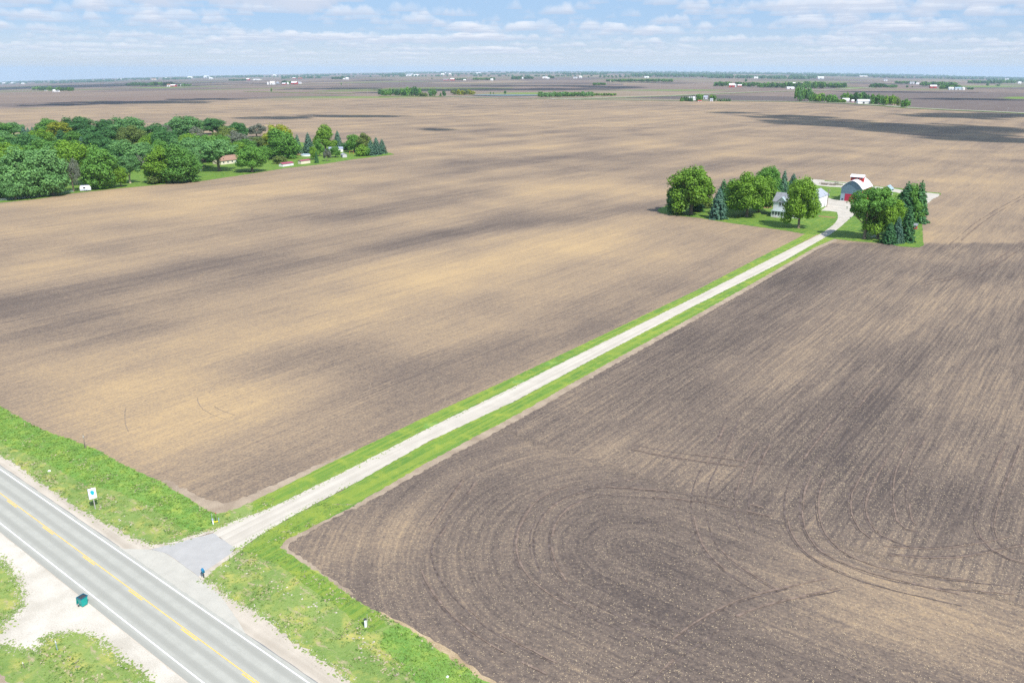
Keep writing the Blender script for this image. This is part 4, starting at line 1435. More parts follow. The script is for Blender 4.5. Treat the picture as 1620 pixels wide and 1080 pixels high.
# --- pen and old timber by the back track
pn = empty('livestock_pen', at(1296, 291.5), YAW)
tag(pn, 'low weathered plank pen on the gravel left of the barn', 'pen')
for k in range(8):
    MB().box(k * 1.7, k * 1.7 + .12, 0, .12, 0, 1.1).build('post', WOODG, pn)
    MB().box(k * 1.7, k * 1.7 + .12, 3.4, 3.52, 0, 1.1).build('post', WOODG, pn)
for yy in (0, 3.4):
    for zz in (.35, .75):
        MB().box(.12, 11.9, yy + .13, yy + .17, zz, zz + .14).build('rail', WOODG, pn)
for (tx, ty, nn, lb_) in ((1303, 292.6, 7, 'long stack of old grey timber inside the pen'), (1316, 293.4, 5, 'short stack of old timber near the barn end of the pen')):
    ws_ = empty('timber_stack', at(tx, ty), YAW)
    tag(ws_, lb_, 'timber')
    for k in range(nn):
        for j in range(3):
            MB().tube([(-1.5 + .1 * j, j * .36 + .02 * k, .15 + k * .12), (1.9 + .07 * k, j * .36, .15 + k * .12 + (j % 2) * .05)], .09, 6).build('log', WOODG, ws_)
# round bale feeder
bf = empty('bale_feeder', at(1323, 291.4), 0)
tag(bf, 'round dark bale feeder on the gravel beside the barn', 'feeder')
for zz in (.2, .7, 1.2):
    ring = [(1.1 * math.cos(t * math.pi / 8), 1.1 * math.sin(t * math.pi / 8), zz) for t in range(17)]
    MB().tube(ring, .05, 5, False).build('ring', DARKM, bf)
for k in range(8):
    a_ = k * math.pi / 4
    MB().tube([(1.1 * math.cos(a_), 1.1 * math.sin(a_), 0), (1.1 * math.cos(a_), 1.1 * math.sin(a_), 1.2)], .04, 5).build('upright', DARKM, bf)

# --- hammock between the right-hand trees
ha, hb = at(1371.5, 377), at(1386.5, 377.2)
hm = empty('hammock', (ha + hb) / 2, math.atan2((hb - ha).y, (hb - ha).x))
tag(hm, 'white hammock slung between the trunks right of the lane', 'hammock')
L_ = (hb - ha).length / 2
b = MB()
N_ = 12
for i in range(N_):
    for j in range(4):
        def q_(i_, j_):
            t = i_ / N_ * 2 - 1
            ww = .55 * (1 - t ** 6)
            return (t * L_ * .8, (j_ / 2 - 1) * ww, 1.25 - .75 * (1 - t * t) + .12 * abs(j_ / 2 - 1))
        b.quad(q_(i, j), q_(i + 1, j), q_(i + 1, j + 1), q_(i, j + 1))
bed = b.build('bed', WHITE, hm)
sm_ = bed.modifiers.new('thick', 'SOLIDIFY')
sm_.thickness = .03
for s_ in (-1, 1):
    MB().tube([(s_ * L_ * .8, 0, 1.25), (s_ * L_, 0, 1.8)], .025, 5).build('rope', WOODG, hm)

# --- settlement buildings
def simple(name, label, cat, px0, yb0, px1, ye, rise, depth, wall, roof, yaw_from=None, ridge='x', door=None, wins=0, over=.3):
    a_ = at(px0, yb0)
    b_ = at(*yaw_from) if yaw_from else None
    if b_ is not None:
        d_ = (b_ - a_)
        wv = d_.length
        yw = math.atan2(d_.y, d_.x)
    else:
        wv = alen(a_, R, px1)
        yw = YAW
    r_ = empty(name, a_, yw)
    tag(r_, label, cat)
    e_ = hgt(a_, ye)
    gable(r_, wv, depth, e_, rise, wall, roof, ridge, over=over, name_wall='siding')
    if door:
        MB().box(wv * door, wv * door + 1.0, -.06, -.003, .03, min(2.1, e_ * .85)).build('door', MATS['pale_door'], r_)
    for k in range(wins):
        window(r_, wv * (.08 + .86 * k / max(1, wins)), 0, e_ * .35, 1.1, e_ * .38)
    return r_, wv, e_


simple('ranch_house', 'long cream ranch house with a brown roof behind the spreading tree', 'house', 350, 261, 0, 254.5, 2.6, 9, CREAM, BROWNR, yaw_from=(389, 256.5), door=.55, wins=5, over=.6)
simple('garden_shed', 'maroon-roofed white shed with a lean-to, left of the pair', 'shed', 447.5, 264, 0, 260, .8, 3.6, WHITE, MAROON, yaw_from=(464.5, 261.6), door=.62)
simple('garden_shed', 'longer cream shed with a thin maroon roof, right of the pair', 'shed', 476.5, 260, 0, 255, .5, 3.2, CREAM, MAROON, yaw_from=(491, 258.2))
simple('garden_shed', 'tiny grey round-topped shed right of the white bungalow', 'shed', 542.2, 249.5, 0, 245, .9, 3.0, mat('grey_siding', (.5, .49, .52), .6), PALER, yaw_from=(549, 249), ridge='y')
simple('bungalow', 'white bungalow with a slate-blue roof under the tall bright tree', 'house', 521, 241, 0, 236.2, 1.3, 6, WHITE, mat('blue_white_roof', (.30, .34, .46), .5), yaw_from=(543, 240.4), wins=4, over=.2)
simple('pool_house', 'small white hut behind the pool', 'hut', 491, 243.5, 0, 240.2, .8, 3, WHITE, WHITE, yaw_from=(496, 243))
simple('cottage', 'dark-walled cottage half hidden behind the big middle tree', 'house', 444, 248.5, 0, 243, 1.8, 8, mat('slate_wall', (.30, .33, .40), .7), GREYR, yaw_from=(463, 247), wins=3)
simple('white_house', 'white gabled house peeping out among the back trees of the wood', 'house', 128, 226, 0, 216, 3.0, 9, WHITE, GREYR, yaw_from=(140, 225), wins=2, ridge='y')

# above-ground pool
pp_ = at(484.5, 246.8)
pl = empty('swimming_pool', pp_, 0)
tag(pl, 'white-sided round above-ground pool with blue water', 'pool')
rp_ = 8.6 * mpp(pp_)
hp_ = 1.25
b = MB()
for k in range(28):
    a0, a1 = 2 * math.pi * k / 28, 2 * math.pi * (k + 1) / 28
    for (r0, z0, r1, z1) in ((rp_, 0, rp_, hp_), (rp_, hp_, rp_ - .15, hp_), (rp_ - .15, hp_, rp_ - .15, .1)):
        b.quad((r0 * math.cos(a0), r0 * math.sin(a0), z0), (r0 * math.cos(a1), r0 * math.sin(a1), z0), (r1 * math.cos(a1), r1 * math.sin(a1), z1), (r1 * math.cos(a0), r1 * math.sin(a0), z1))
b.build('wall', WHITE, pl)
b = MB()
b.quad(*[((rp_ - .16) * math.cos(2 * math.pi * k / 28), (rp_ - .16) * math.sin(2 * math.pi * k / 28), hp_ - .2) for k in range(28)])
b.build('water', mat('pool_water', (.03, .30, .55), .05, spec=.5), pl)
ld = MB()
ld.tube([(rp_ + .2, -.3, 0), (rp_ - .1, -.3, hp_ + .5)], .04, 5)
ld.tube([(rp_ + .2, .3, 0), (rp_ - .1, .3, hp_ + .5)], .04, 5)
ld.build('ladder', METAL, pl)

# wooden deck and play things near the pool
dk_ = empty('garden_deck', at(469, 246), math.radians(-5))
tag(dk_, 'tan wooden garden deck left of the pool', 'deck')
MB().box(0, 4.4, 0, 3, .5, .65).build('floor', mat('tan_wood', (.55, .38, .22), .8, .1), dk_)
for x_ in (0.05, 2.1, 4.25):
    MB().box(x_, x_ + .1, .02, .12, 0, 1.6).build('post', MATS['tan_wood'], dk_)
MB().box(.1, 4.3, .05, .09, 1.5, 1.6).build('rail', MATS['tan_wood'], dk_)
sw = empty('swing_set', at(556, 243.6), .3)
tag(sw, 'orange wooden swing set on the lawn right of the bungalow', 'swing')
MB().tube([(-1.6, 0, 2.2), (1.6, 0, 2.2)], .07, 6).build('beam', mat('orange_wood', (.6, .2, .06), .7), sw)
for sx_ in (-1.5, 1.5):
    for sy_ in (-1, 1):
        MB().tube([(sx_, 0, 2.2), (sx_, sy_, 0)], .07, 6).build('leg', MATS['orange_wood'], sw)
MB().box(-.5, .5, -.2, .2, .5, .56).build('seat', MATS['orange_wood'], sw)
MB().tube([(-.45, 0, .55), (-.45, 0, 2.2)], .02, 4).build('chain', DARKM, sw)
MB().tube([(.45, 0, .55), (.45, 0, 2.2)], .02, 4).build('chain', DARKM, sw)

# camper trailer at the field edge
ca = at(127, 303.4)
cb = at(144.5, 302.2)
cv = empty('camper_trailer', ca, math.atan2((cb - ca).y, (cb - ca).x))
tag(cv, 'white camper trailer with blue trim parked at the field edge', 'camper')
cl_ = (cb - ca).length
ch_ = hgt(ca, 294.5)
prof_ = [(0, .5), (cl_, .5), (cl_, ch_ * .75), (cl_ - .5, ch_), (.5, ch_), (0, ch_ * .7)]
b = MB()
b.prism(prof_, 0, 2.4)
b.build('body', WHITE, cv)
MB().box(.02, cl_ - .02, -.03, -.003, .9, 1.1).build('blue_stripe', BLUEP, cv)
MB().box(.6, cl_ - .6, .1, 2.3, ch_ + .003, ch_ + .1).build('roof_cover', mat('lilac_roof', (.42, .42, .62), .5), cv)
MB().box(cl_ * .3, cl_ * .3 + 1.1, -.04, -.003, ch_ * .5, ch_ * .75).build('window', GLASS, cv)
MB().box(cl_ * .65, cl_ * .65 + .7, -.04, -.003, .6, ch_ * .85).build('door', MATS['pale_door'], cv)
for k in (.42, .58):
    MB().tube([(cl_ * k, -.02, .35), (cl_ * k, .2, .35)], .35, 12).build('wheel', DARKM, cv)
MB().tube([(0, 1.2, .45), (-1.2, 1.2, .4)], .06, 6).build('drawbar', DARKM, cv)

# small blue and white boat on the lawn
bo = empty('rowing_boat', at(315, 271), .1)
tag(bo, 'small white boat under a blue cover beside the giant twin tree', 'boat')
b = MB()
for i in range(8):
    def sec(t):
        ww = .85 * (1 - t ** 2.4)
        x = -2 + 4.2 * t
        return [(x, -ww, .95), (x, -ww * .7, .35), (x, ww * .7, .35), (x, ww, .95)]
    s0, s1 = sec(i / 8), sec((i + 1) / 8)
    for j in range(3):
        b.quad(s0[j], s1[j], s1[j + 1], s0[j + 1])
b.quad(*[(-2, y, zz) for y, zz in ((-.85, .95), (-.6, .35), (.6, .35), (.85, .95))])
b.build('hull', WHITE, bo)
b = MB()
for i in range(8):
    t0, t1 = i / 8, (i + 1) / 8
    w0, w1 = .88 * (1 - t0 ** 2.4), .88 * (1 - t1 ** 2.4)
    x0_, x1_ = -2 + 4.2 * t0, -2 + 4.2 * t1
    b.quad((x0_, -w0, .97), (x1_, -w1, .97), (x1_, 0, 1.35 - .3 * t1), (x0_, 0, 1.35 - .3 * t0))
    b.quad((x0_, 0, 1.35 - .3 * t0), (x1_, 0, 1.35 - .3 * t1), (x1_, w1, .97), (x0_, w0, .97))
b.build('cover', BLUEP, bo)

# wire fence along the field edge on the left
fr_ = A((0, 318.5), (30, 315.5), (60, 312.5), (90, 308.5), (116, 304.5))
fe_ = empty('garden_fence', fr_[0], 0)
tag(fe_, 'low grey-blue garden fence along the field edge at left', 'fence')
FM = mat('fence_blue_grey', (.34, .44, .46), .6)
rl = MB()
path = []
for i in range(len(fr_) - 1):
    k = max(2, int((fr_[i + 1] - fr_[i]).length / 2.4))
    path += [fr_[i].lerp(fr_[i + 1], j / k) for j in range(k)]
path.append(fr_[-1])
for q in path:
    l_ = q - fr_[0]
    MB().box(l_.x - .05, l_.x + .05, l_.y - .05, l_.y + .05, 0, 1.3).build('post', FM, fe_)
for zz in (.3, .55, .8, 1.05, 1.22):
    rl.tube([((q - fr_[0]).x, (q - fr_[0]).y, zz) for q in path], .035, 4, False)
rl.build('wire_panel', FM, fe_)

# ------------------------------------------------------------------ things along the highway
# green wheeled bin with its lid thrown open
bp_ = at(132.5, 957)
bn = empty('wheeled_bin', bp_, math.radians(-28))
tag(bn, 'teal wheeled rubbish bin standing open on the gravel pull-off', 'bin')
Hb = 1.25
b = MB()
b.box(-.42, .42, -.45, .45, .12, Hb, .78)
bod = b.build('body', TEAL, bn)
bv = bod.modifiers.new('bevel', 'BEVEL')
bv.width = .04
bv.segments = 2
b = MB()
for q in ((-.47, .47, -.5, -.42), (-.47, .47, .42, .5), (-.47, -.40, -.42, .42), (.40, .47, -.42, .42)):
    b.box(*q, Hb + .002, Hb + .08)
b.build('rim', TEALD, bn)
MB().box(-.38, .38, -.41, .41, Hb + .003, Hb + .02).build('inside_shade', DARKM, bn)  # dark slab within the rim, its colour standing in for shade inside the bin
lid = MB()
lid.quad((-.50, -.46, Hb), (-.50, .46, Hb), (-.72, .46, .28), (-.72, -.46, .28))
lo_ = lid.build('lid', TEAL, bn)
sd_ = lo_.modifiers.new('thick', 'SOLIDIFY')
sd_.thickness = .07
for s_ in (-1, 1):
    MB().tube([(-.32, s_ * .42, .14), (-.32, s_ * .50, .14)], .14, 12).build('wheel', DARKM, bn)
MB().tube([(-.48, -.36, Hb + .02), (-.48, .36, Hb + .02)], .03, 6).build('handle', TEALD, bn)

# roadside sign on a post
sp_ = at(151, 805)
sg = empty('roadside_sign', sp_, math.atan2(-sp_.y, -sp_.x) + math.radians(4))
tag(sg, 'white rectangular sign with a teal emblem on a post beside the highway', 'sign')
zt, zb = hgt(sp_, 772), hgt(sp_, 788)
MB().box(-.09, .0, -.06, .06, 0, zt + .1).build('post', mat('grey_post', (.42, .40, .40), .6), sg)
MB().box(.003, .05, -.52, .52, zb, zt).build('panel', mat('sign_white', (.85, .86, .90), .5), sg)
em = MB()
zc_ = (zb + zt) / 2 + .12
pts_ = []
for k in range(20):
    a_ = 2 * math.pi * k / 20
    r_ = 1 + .12 * math.sin(2 * a_ + .6)
    pts_.append((.058, -.24 * math.cos(a_) * r_ * (1 - .25 * math.sin(a_) * -1), zc_ + .42 * math.sin(a_) * r_))
em.quad(*pts_)
em.build('emblem', mat('emblem_teal', (.02, .42, .55), .5), sg)
tx = MB()
for k in range(9):
    tx.box(.056, .060, -.36 + k * .08, -.36 + k * .08 + .05, zb + .14, zb + .22)
tx.build('lettering', mat('letter_grey', (.45, .60, .66), .5), sg)
MB().box(-.03, .055, -.56, -.521, zb - .03, zt + .03).build('edge', mat('edge_violet', (.35, .32, .62), .5), sg)

# marker by the field edge: leaning posts
mp_ = at(136, 709)
mk_ = empty('field_marker', mp_, 0)
tag(mk_, 'thin brown wooden marker post at the edge of the left field', 'post')
hm_ = hgt(mp_, 685)
MB().tube([(0, 0, -.1), (-.05, 0, hm_)], [.09, .06], 7).build('post', WOODG, mk_)
MB().tube([(-.14, .02, -.1), (-.12, .02, hm_ * .55)], [.05, .05], 6).build('stay', mat('dark_stay', (.10, .09, .10), .6), mk_)
MB().box(-.12, .05, -.10, -.06, hm_ * .72, hm_ * .86).build('plate', mat('plate_grey', (.5, .48, .46), .5), mk_)

# white and yellow cable markers at the corner of the left field
cm_ = at(337.5, 829)
cmk = empty('cable_marker', cm_, 0)
tag(cmk, 'white cable marker tube with yellow collar at the corner of the left field', 'marker')
hc_ = hgt(cm_, 815)
MB().tube([(0, 0, -.1), (-.03, 0, hc_ * .62)], .10, 8).build('tube', WHITE, cmk)
MB().tube([(-.03, 0, hc_ * .5), (-.03, 0, hc_ * .62)], .12, 8).build('collar', mat('violet_collar', (.30, .28, .65), .5), cmk)
MB().tube([(-.05, 0, hc_ * .5), (-.09, 0, hc_ * 1.25)], .025, 6).build('rod', PALEB, cmk)
vb = at(342, 826)
vbx = empty('valve_box', vb, .3)
tag(vbx, 'low yellow and grey valve assembly beside the white cable marker', 'valve')
MB().tube([(-.35, 0, .15), (.35, 0, .15)], .09, 8).build('pipe', mat('yellow_pipe', (.75, .62, .05), .5), vbx)
MB().tube([(0, 0, 0), (0, 0, .75)], .05, 6).build('riser', DARKM, vbx)
MB().tube([(.4, -.3, 0), (.4, -.3, .55)], .04, 6).build('leg', PALEB, vbx)
MB().tube([(.4, .3, 0), (.4, .3, .55)], .04, 6).build('leg', PALEB, vbx)
MB().tube([(.4, -.3, .55), (.4, .3, .55)], .04, 6).build('guard_rail', PALEB, vbx)
ct = at(342.5, 822)
cst = empty('corner_stake', ct, 0)
tag(cst, 'dark red-brown stake behind the cable marker', 'stake')
MB().tube([(0, 0, -.1), (0, 0, hgt(ct, 811))], .04, 6).build('shaft', WOODG, cst)
MB().tube([(0, 0, hgt(ct, 812)), (0, 0, hgt(ct, 810.5))], .055, 6).build('cap', mat('red_cap', (.5, .1, .08), .5), cst)

# mailbox at the mouth of the lane
mb_ = at(322.5, 913.5)
ml = empty('mailbox', mb_, math.radians(35))
tag(ml, 'blue mailbox on a dark post at the right of the lane mouth', 'mailbox')
MB().box(-.06, .06, -.06, .06, -.05, .95).build('post', DARKM, ml)
bx_ = [(-.17, .96), (.17, .96), (.17, 1.16)] + [(.17 * math.cos(t * math.pi / 6), 1.16 + .17 * math.sin(t * math.pi / 6)) for t in range(1, 6)] + [(-.17, 1.16)]
b = MB()
b.prism(bx_, -.32, .32)
b.build('box', mat('mailbox_blue', (.03, .22, .40), .4), ml)
MB().box(.175, .20, -.2, .02, 1.12, 1.32).build('flag', mat('flag_white', (.7, .7, .85), .5), ml)
MB().box(-.13, .13, -.345, -.322, 1.0, 1.25).build('door', TEALD, ml)
MB().box(-.22, .22, -.14, .14, .80, .945).build('newspaper_tube', DARKM, ml)

# utility pedestal on the right verge
pd = at(578.5, 991)
pe = empty('utility_pedestal', pd, math.radians(20))
tag(pe, 'pale utility pedestal with a thin rod on the right verge', 'pedestal')
MB().box(-.14, .14, -.14, .14, -.05, 1.05).build('cabinet', mat('pedestal_white', (.72, .76, .82), .5), pe)
MB().box(-.16, .16, -.16, .16, 1.053, 1.12).build('cap', DARKM, pe)
MB().tube([(.26, 0, -.05), (.26, 0, 1.75)], .025, 6).build('rod', MATS['grey_post'], pe)
MB().box(-.16, -.143, -.1, .1, .4, .6).build('warning_plate', DARKM, pe)

# marker posts on the near left
for (qx, qy, qt, mt_, lb_) in ((91, 1028, 1013, PALEB, 'pale grey-blue delineator post on the grass below the pull-off'), (38.5, 1056, 1047, WOODG, 'short pale wooden stake at the bottom left')):
    q = at(qx, qy)
    r_ = empty('marker_post', q, .2)
    tag(r_, lb_, 'post')
    hh = hgt(q, qt)
    MB().tube([(0, 0, -.05), (-.03, 0, hh)], .045, 6).build('shaft', mt_, r_)
    MB().tube([(-.03, 0, hh * .82), (-.03, 0, hh)], .055, 6).build('reflector', WHITE, r_)
# litter
for (qx, qy, lb_, s_) in ((78, 745, 'crumpled white bag in the ditch left of the sign', .28), (708, 1070.5, 'scrap of white litter on the right verge', .2)):
    q = at(qx, qy)
    b = MB()
    rr = random.Random(int(qx))
    ring = [(s_ * math.cos(k * .9) * rr.uniform(.6, 1.1), s_ * math.sin(k * .9) * rr.uniform(.5, 1.0), 0) for k in range(7)]
    top = [(x * .55 + .03, y * .5, s_ * rr.uniform(.45, .8)) for x, y, _ in ring]
    for k in range(7):
        b.quad(ring[k], ring[(k + 1) % 7], top[(k + 1) % 7], top[k])
    b.quad(*top)
    o = b.build('litter', WHITE)
    o.location = (q.x, q.y, .03)
    tag(o, lb_, 'litter')


# ------------------------------------------------------------------ grass growing on the verges
def inside(poly, x, y):
    c = np.zeros(len(x), bool)
    n = len(poly)
    j = n - 1
    for i in range(n):
        xi, yi, xj, yj = poly[i].x, poly[i].y, poly[j].x, poly[j].y
        cnd = ((yi > y) != (yj > y)) & (x < (xj - xi) * (y - yi) / ((yj - yi) if abs(yj - yi) > 1e-9 else 1e-9) + xi)
        c ^= cnd
        j = i
    return c


def tufts(name, polys, dens, hgt_, material, label, seed, spread=.16, patch=0.0):
    rg = np.random.default_rng(seed)
    P_ = []
    for poly in polys:
        xs = [p.x for p in poly]
        ys = [p.y for p in poly]
        x0_, x1_, y0_, y1_ = max(min(xs), -110), min(max(xs), 60), max(min(ys), 50), min(max(ys), 190)
        n = int((x1_ - x0_) * (y1_ - y0_) * dens)
        x = rg.uniform(x0_, x1_, n)
        y = rg.uniform(y0_, y1_, n)
        k = inside(poly, x, y)
        if patch:
            f_ = np.sin(x * .7 + 2 * np.sin(y * .43)) + np.sin(y * .9 + 1.7 * np.sin(x * .51)) + rg.normal(size=n) * .5
            k &= f_ > patch
        P_.append(np.stack([x[k], y[k]], 1))
    P_ = np.vstack(P_)
    n = len(P_)
    V, nb_ = [], 4
    for b_ in range(nb_):
        a_ = rg.uniform(0, 6.283, n)
        off_ = rg.normal(size=(n, 2)) * spread * .5
        h_ = hgt_ * rg.uniform(.45, 1.25, n)
        wd = spread * rg.uniform(.25, .6, n)
        lean = rg.normal(size=(n, 2)) * hgt_ * 1.0
        bx, by = P_[:, 0] + off_[:, 0], P_[:, 1] + off_[:, 1]
        z0 = np.full(n, .02)
        V.append(np.stack([np.stack([bx - np.cos(a_) * wd, by - np.sin(a_) * wd, z0], 1),
                           np.stack([bx + np.cos(a_) * wd, by + np.sin(a_) * wd, z0], 1),
                           np.stack([bx + lean[:, 0] + np.cos(a_) * wd * .4, by + lean[:, 1] + np.sin(a_) * wd * .4, h_], 1),
                           np.stack([bx + lean[:, 0] - np.cos(a_) * wd * .4, by + lean[:, 1] - np.sin(a_) * wd * .4, h_], 1)], 1).reshape(-1, 3))
    me = quads_mesh(name, np.vstack(V))
    o = link_mesh(name, me, material)
    return tag(o, label, 'grass', kind='stuff')


RG1 = A((0, 878.5), (15, 897), (27, 914), (34.6, 936.5), (37, 956), (15, 978.5), (-60, 990), (-120, 850))
RG2 = A((0, 1018), (25, 1023), (59, 1030), (69, 1008), (86, 1003), (118.5, 1000.7), (148, 1008), (168, 1023), (187.6, 1040), (215, 1057.5), (237, 1077), (300, 1130), (150, 1180), (60, 1110), (17, 1078), (0, 1062), (-60, 1020))
TG1 = foliage('tuft_green', (0.25, 0.35, 0.09), .4, .35)
TG2 = foliage('tuft_lush', (0.21, 0.34, 0.07), .35, .35)
TG3 = foliage('tuft_dry', (0.42, 0.37, 0.24), .25, .2)
nwq = [nt[0] - R * 30] + nt + nb[::-1] + [nb[0] - R * 30]
lb_q = [nt[0] - R * 30] + nt[:14] + lb[::-1] + [lb[0] - R * 30]
tufts('verge_grass_tufts', [nwq, se, RG1, RG2], 4.0, .11, TG1, 'rough green grass tufts on the highway verges', 1, .2, -.9)
tufts('tall_grass_tufts', [lb_q, lush2], 6, .15, TG2, 'tall lush grass along the field edges', 2, .24)
tufts('dark_grass_tufts', [nwq, se, RG1, RG2], 1.6, .12, foliage('tuft_dark', (0.11, 0.21, 0.04), .35, .3), 'darker weeds growing in the verge ditches', 4, .22, .7)
tufts('dry_grass_tufts', [nwq, se, RG1, RG2], 2.2, .12, TG3, 'straw-coloured dead grass on the verges', 3, .26, .9)


# ------------------------------------------------------------------ far roads, water and drives
LANE_FAR = gravel_material('far_road_gravel', (0.40, 0.37, 0.32), (0.52, 0.49, 0.43), 0)
VFAR = grass_material('far_verge', (0.17, 0.24, 0.05))


def far_line(name, px, width, mt, label, z=0.5):
    pts = A(*px)
    out = []
    for i in range(len(pts) - 1):
        k = max(1, int((pts[i + 1] - pts[i]).length / 40))
        out += [pts[i].lerp(pts[i + 1], j / k) for j in range(k)]
    out.append(pts[-1])
    return ribbon(name, out, width, z, mt, label, terr=True)


R1 = [(700, 152.6), (790, 155.4), (880, 156.8), (960, 158.2), (1080, 159.5), (1160, 159.8), (1250, 161), (1340, 163.5), (1400, 167.5), (1440, 171), (1500, 174), (1560, 176.5), (1620, 179.5), (1720, 185)]
far_line('far_verge', R1, 34, VFAR, 'grass verge along the distant gravel road', .35)
far_line('far_road', R1, 11, LANE_FAR, 'distant gravel road crossing behind the near fields', .7)
R2 = [(872, 157.2), (930, 156.2), (1000, 153.8), (1060, 152), (1120, 149), (1200, 145.8), (1260, 144.3), (1330, 141.8), (1380, 139.0)]
far_line('far_verge', R2, 42, VFAR, 'grass verge along the distant side road', .4)
far_line('far_road', R2, 13, LANE_FAR, 'distant side road running off to the right horizon', .8)
far_line('far_verge', [(388, 145.2), (420, 145.8), (470, 147.2), (520, 148.2), (560, 148.6)], 26, VFAR, 'pale grass strip in the far left fields')
far_line('far_verge', [(600, 153), (640, 152.5), (700, 153)], 40, VFAR, 'grass edge in front of the dark distant grove')
WAT = mat('pond_water', (.10, .16, .17), .45, .3, .02, spec=.4)
pw_ = A((742, 151.2), (764, 150.4), (804, 150.4), (850, 150.6), (864, 151.2), (846, 152.2), (810, 152.6), (780, 152.4), (754, 151.9))
sheet('pond', [Vector((q.x, q.y, 0)) for q in pw_], float(min(q.z for q in pw_)) + 1.2, WAT, 'pale blue pond in front of the distant grove', 20, 3, 41)

# ------------------------------------------------------------------ distant trees, one object each
FAR = {}
for key, kind, seed, n_, lf in (('round', 'round', 71, 330, .85), ('dome', 'dome', 72, 360, .9), ('tall', 'tall', 73, 330, .8), ('conifer', 'conifer', 74, 380, .8)):
    cme = crown_mesh(f'far_{key}', seed, kind, n_, lf)
    # add the trunk to the same mesh, second slot
    tb = MB()
    tb.tube([(0, 0, -.3), (0, 0, 6)], [.4, .2], 5)
    v0 = [tuple(v.co) for v in cme.vertices]
    f0 = [tuple(p.vertices) for p in cme.polygons]
    n0 = len(v0)
    me = bpy.data.meshes.new(f'far_{key}')
    me.from_pydata(v0 + tb.v, [], f0 + [tuple(i + n0 for i in f) for f in tb.f])
    me.materials.append(LEAF['mid'])
    me.materials.append(BARK)
    me.polygons.foreach_set('material_index', [0] * len(f0) + [1] * len(tb.f))
    FAR[key] = me
fr = random.Random(99)
NF = [0]


def far_tree(px, yb, ytop, wpx, key, leaf, label, group):
    p = at(px, yb)
    o = bpy.data.objects.new(NAME.get(key, 'tree'), FAR[key])
    COL.objects.link(o)
    o.location = p
    H = max(4.0, hgt(p, ytop))
    Wd = wpx * mpp(p)
    o.scale = (Wd / 8, Wd / 8, H / 10)
    o.rotation_euler = (0, 0, fr.random() * 6.28)
    o.material_slots[0].link = 'OBJECT'
    o.material_slots[0].material = LEAF[leaf]
    tag(o, label, CAT.get(key, 'tree'), group)
    NF[0] += 1
    return o


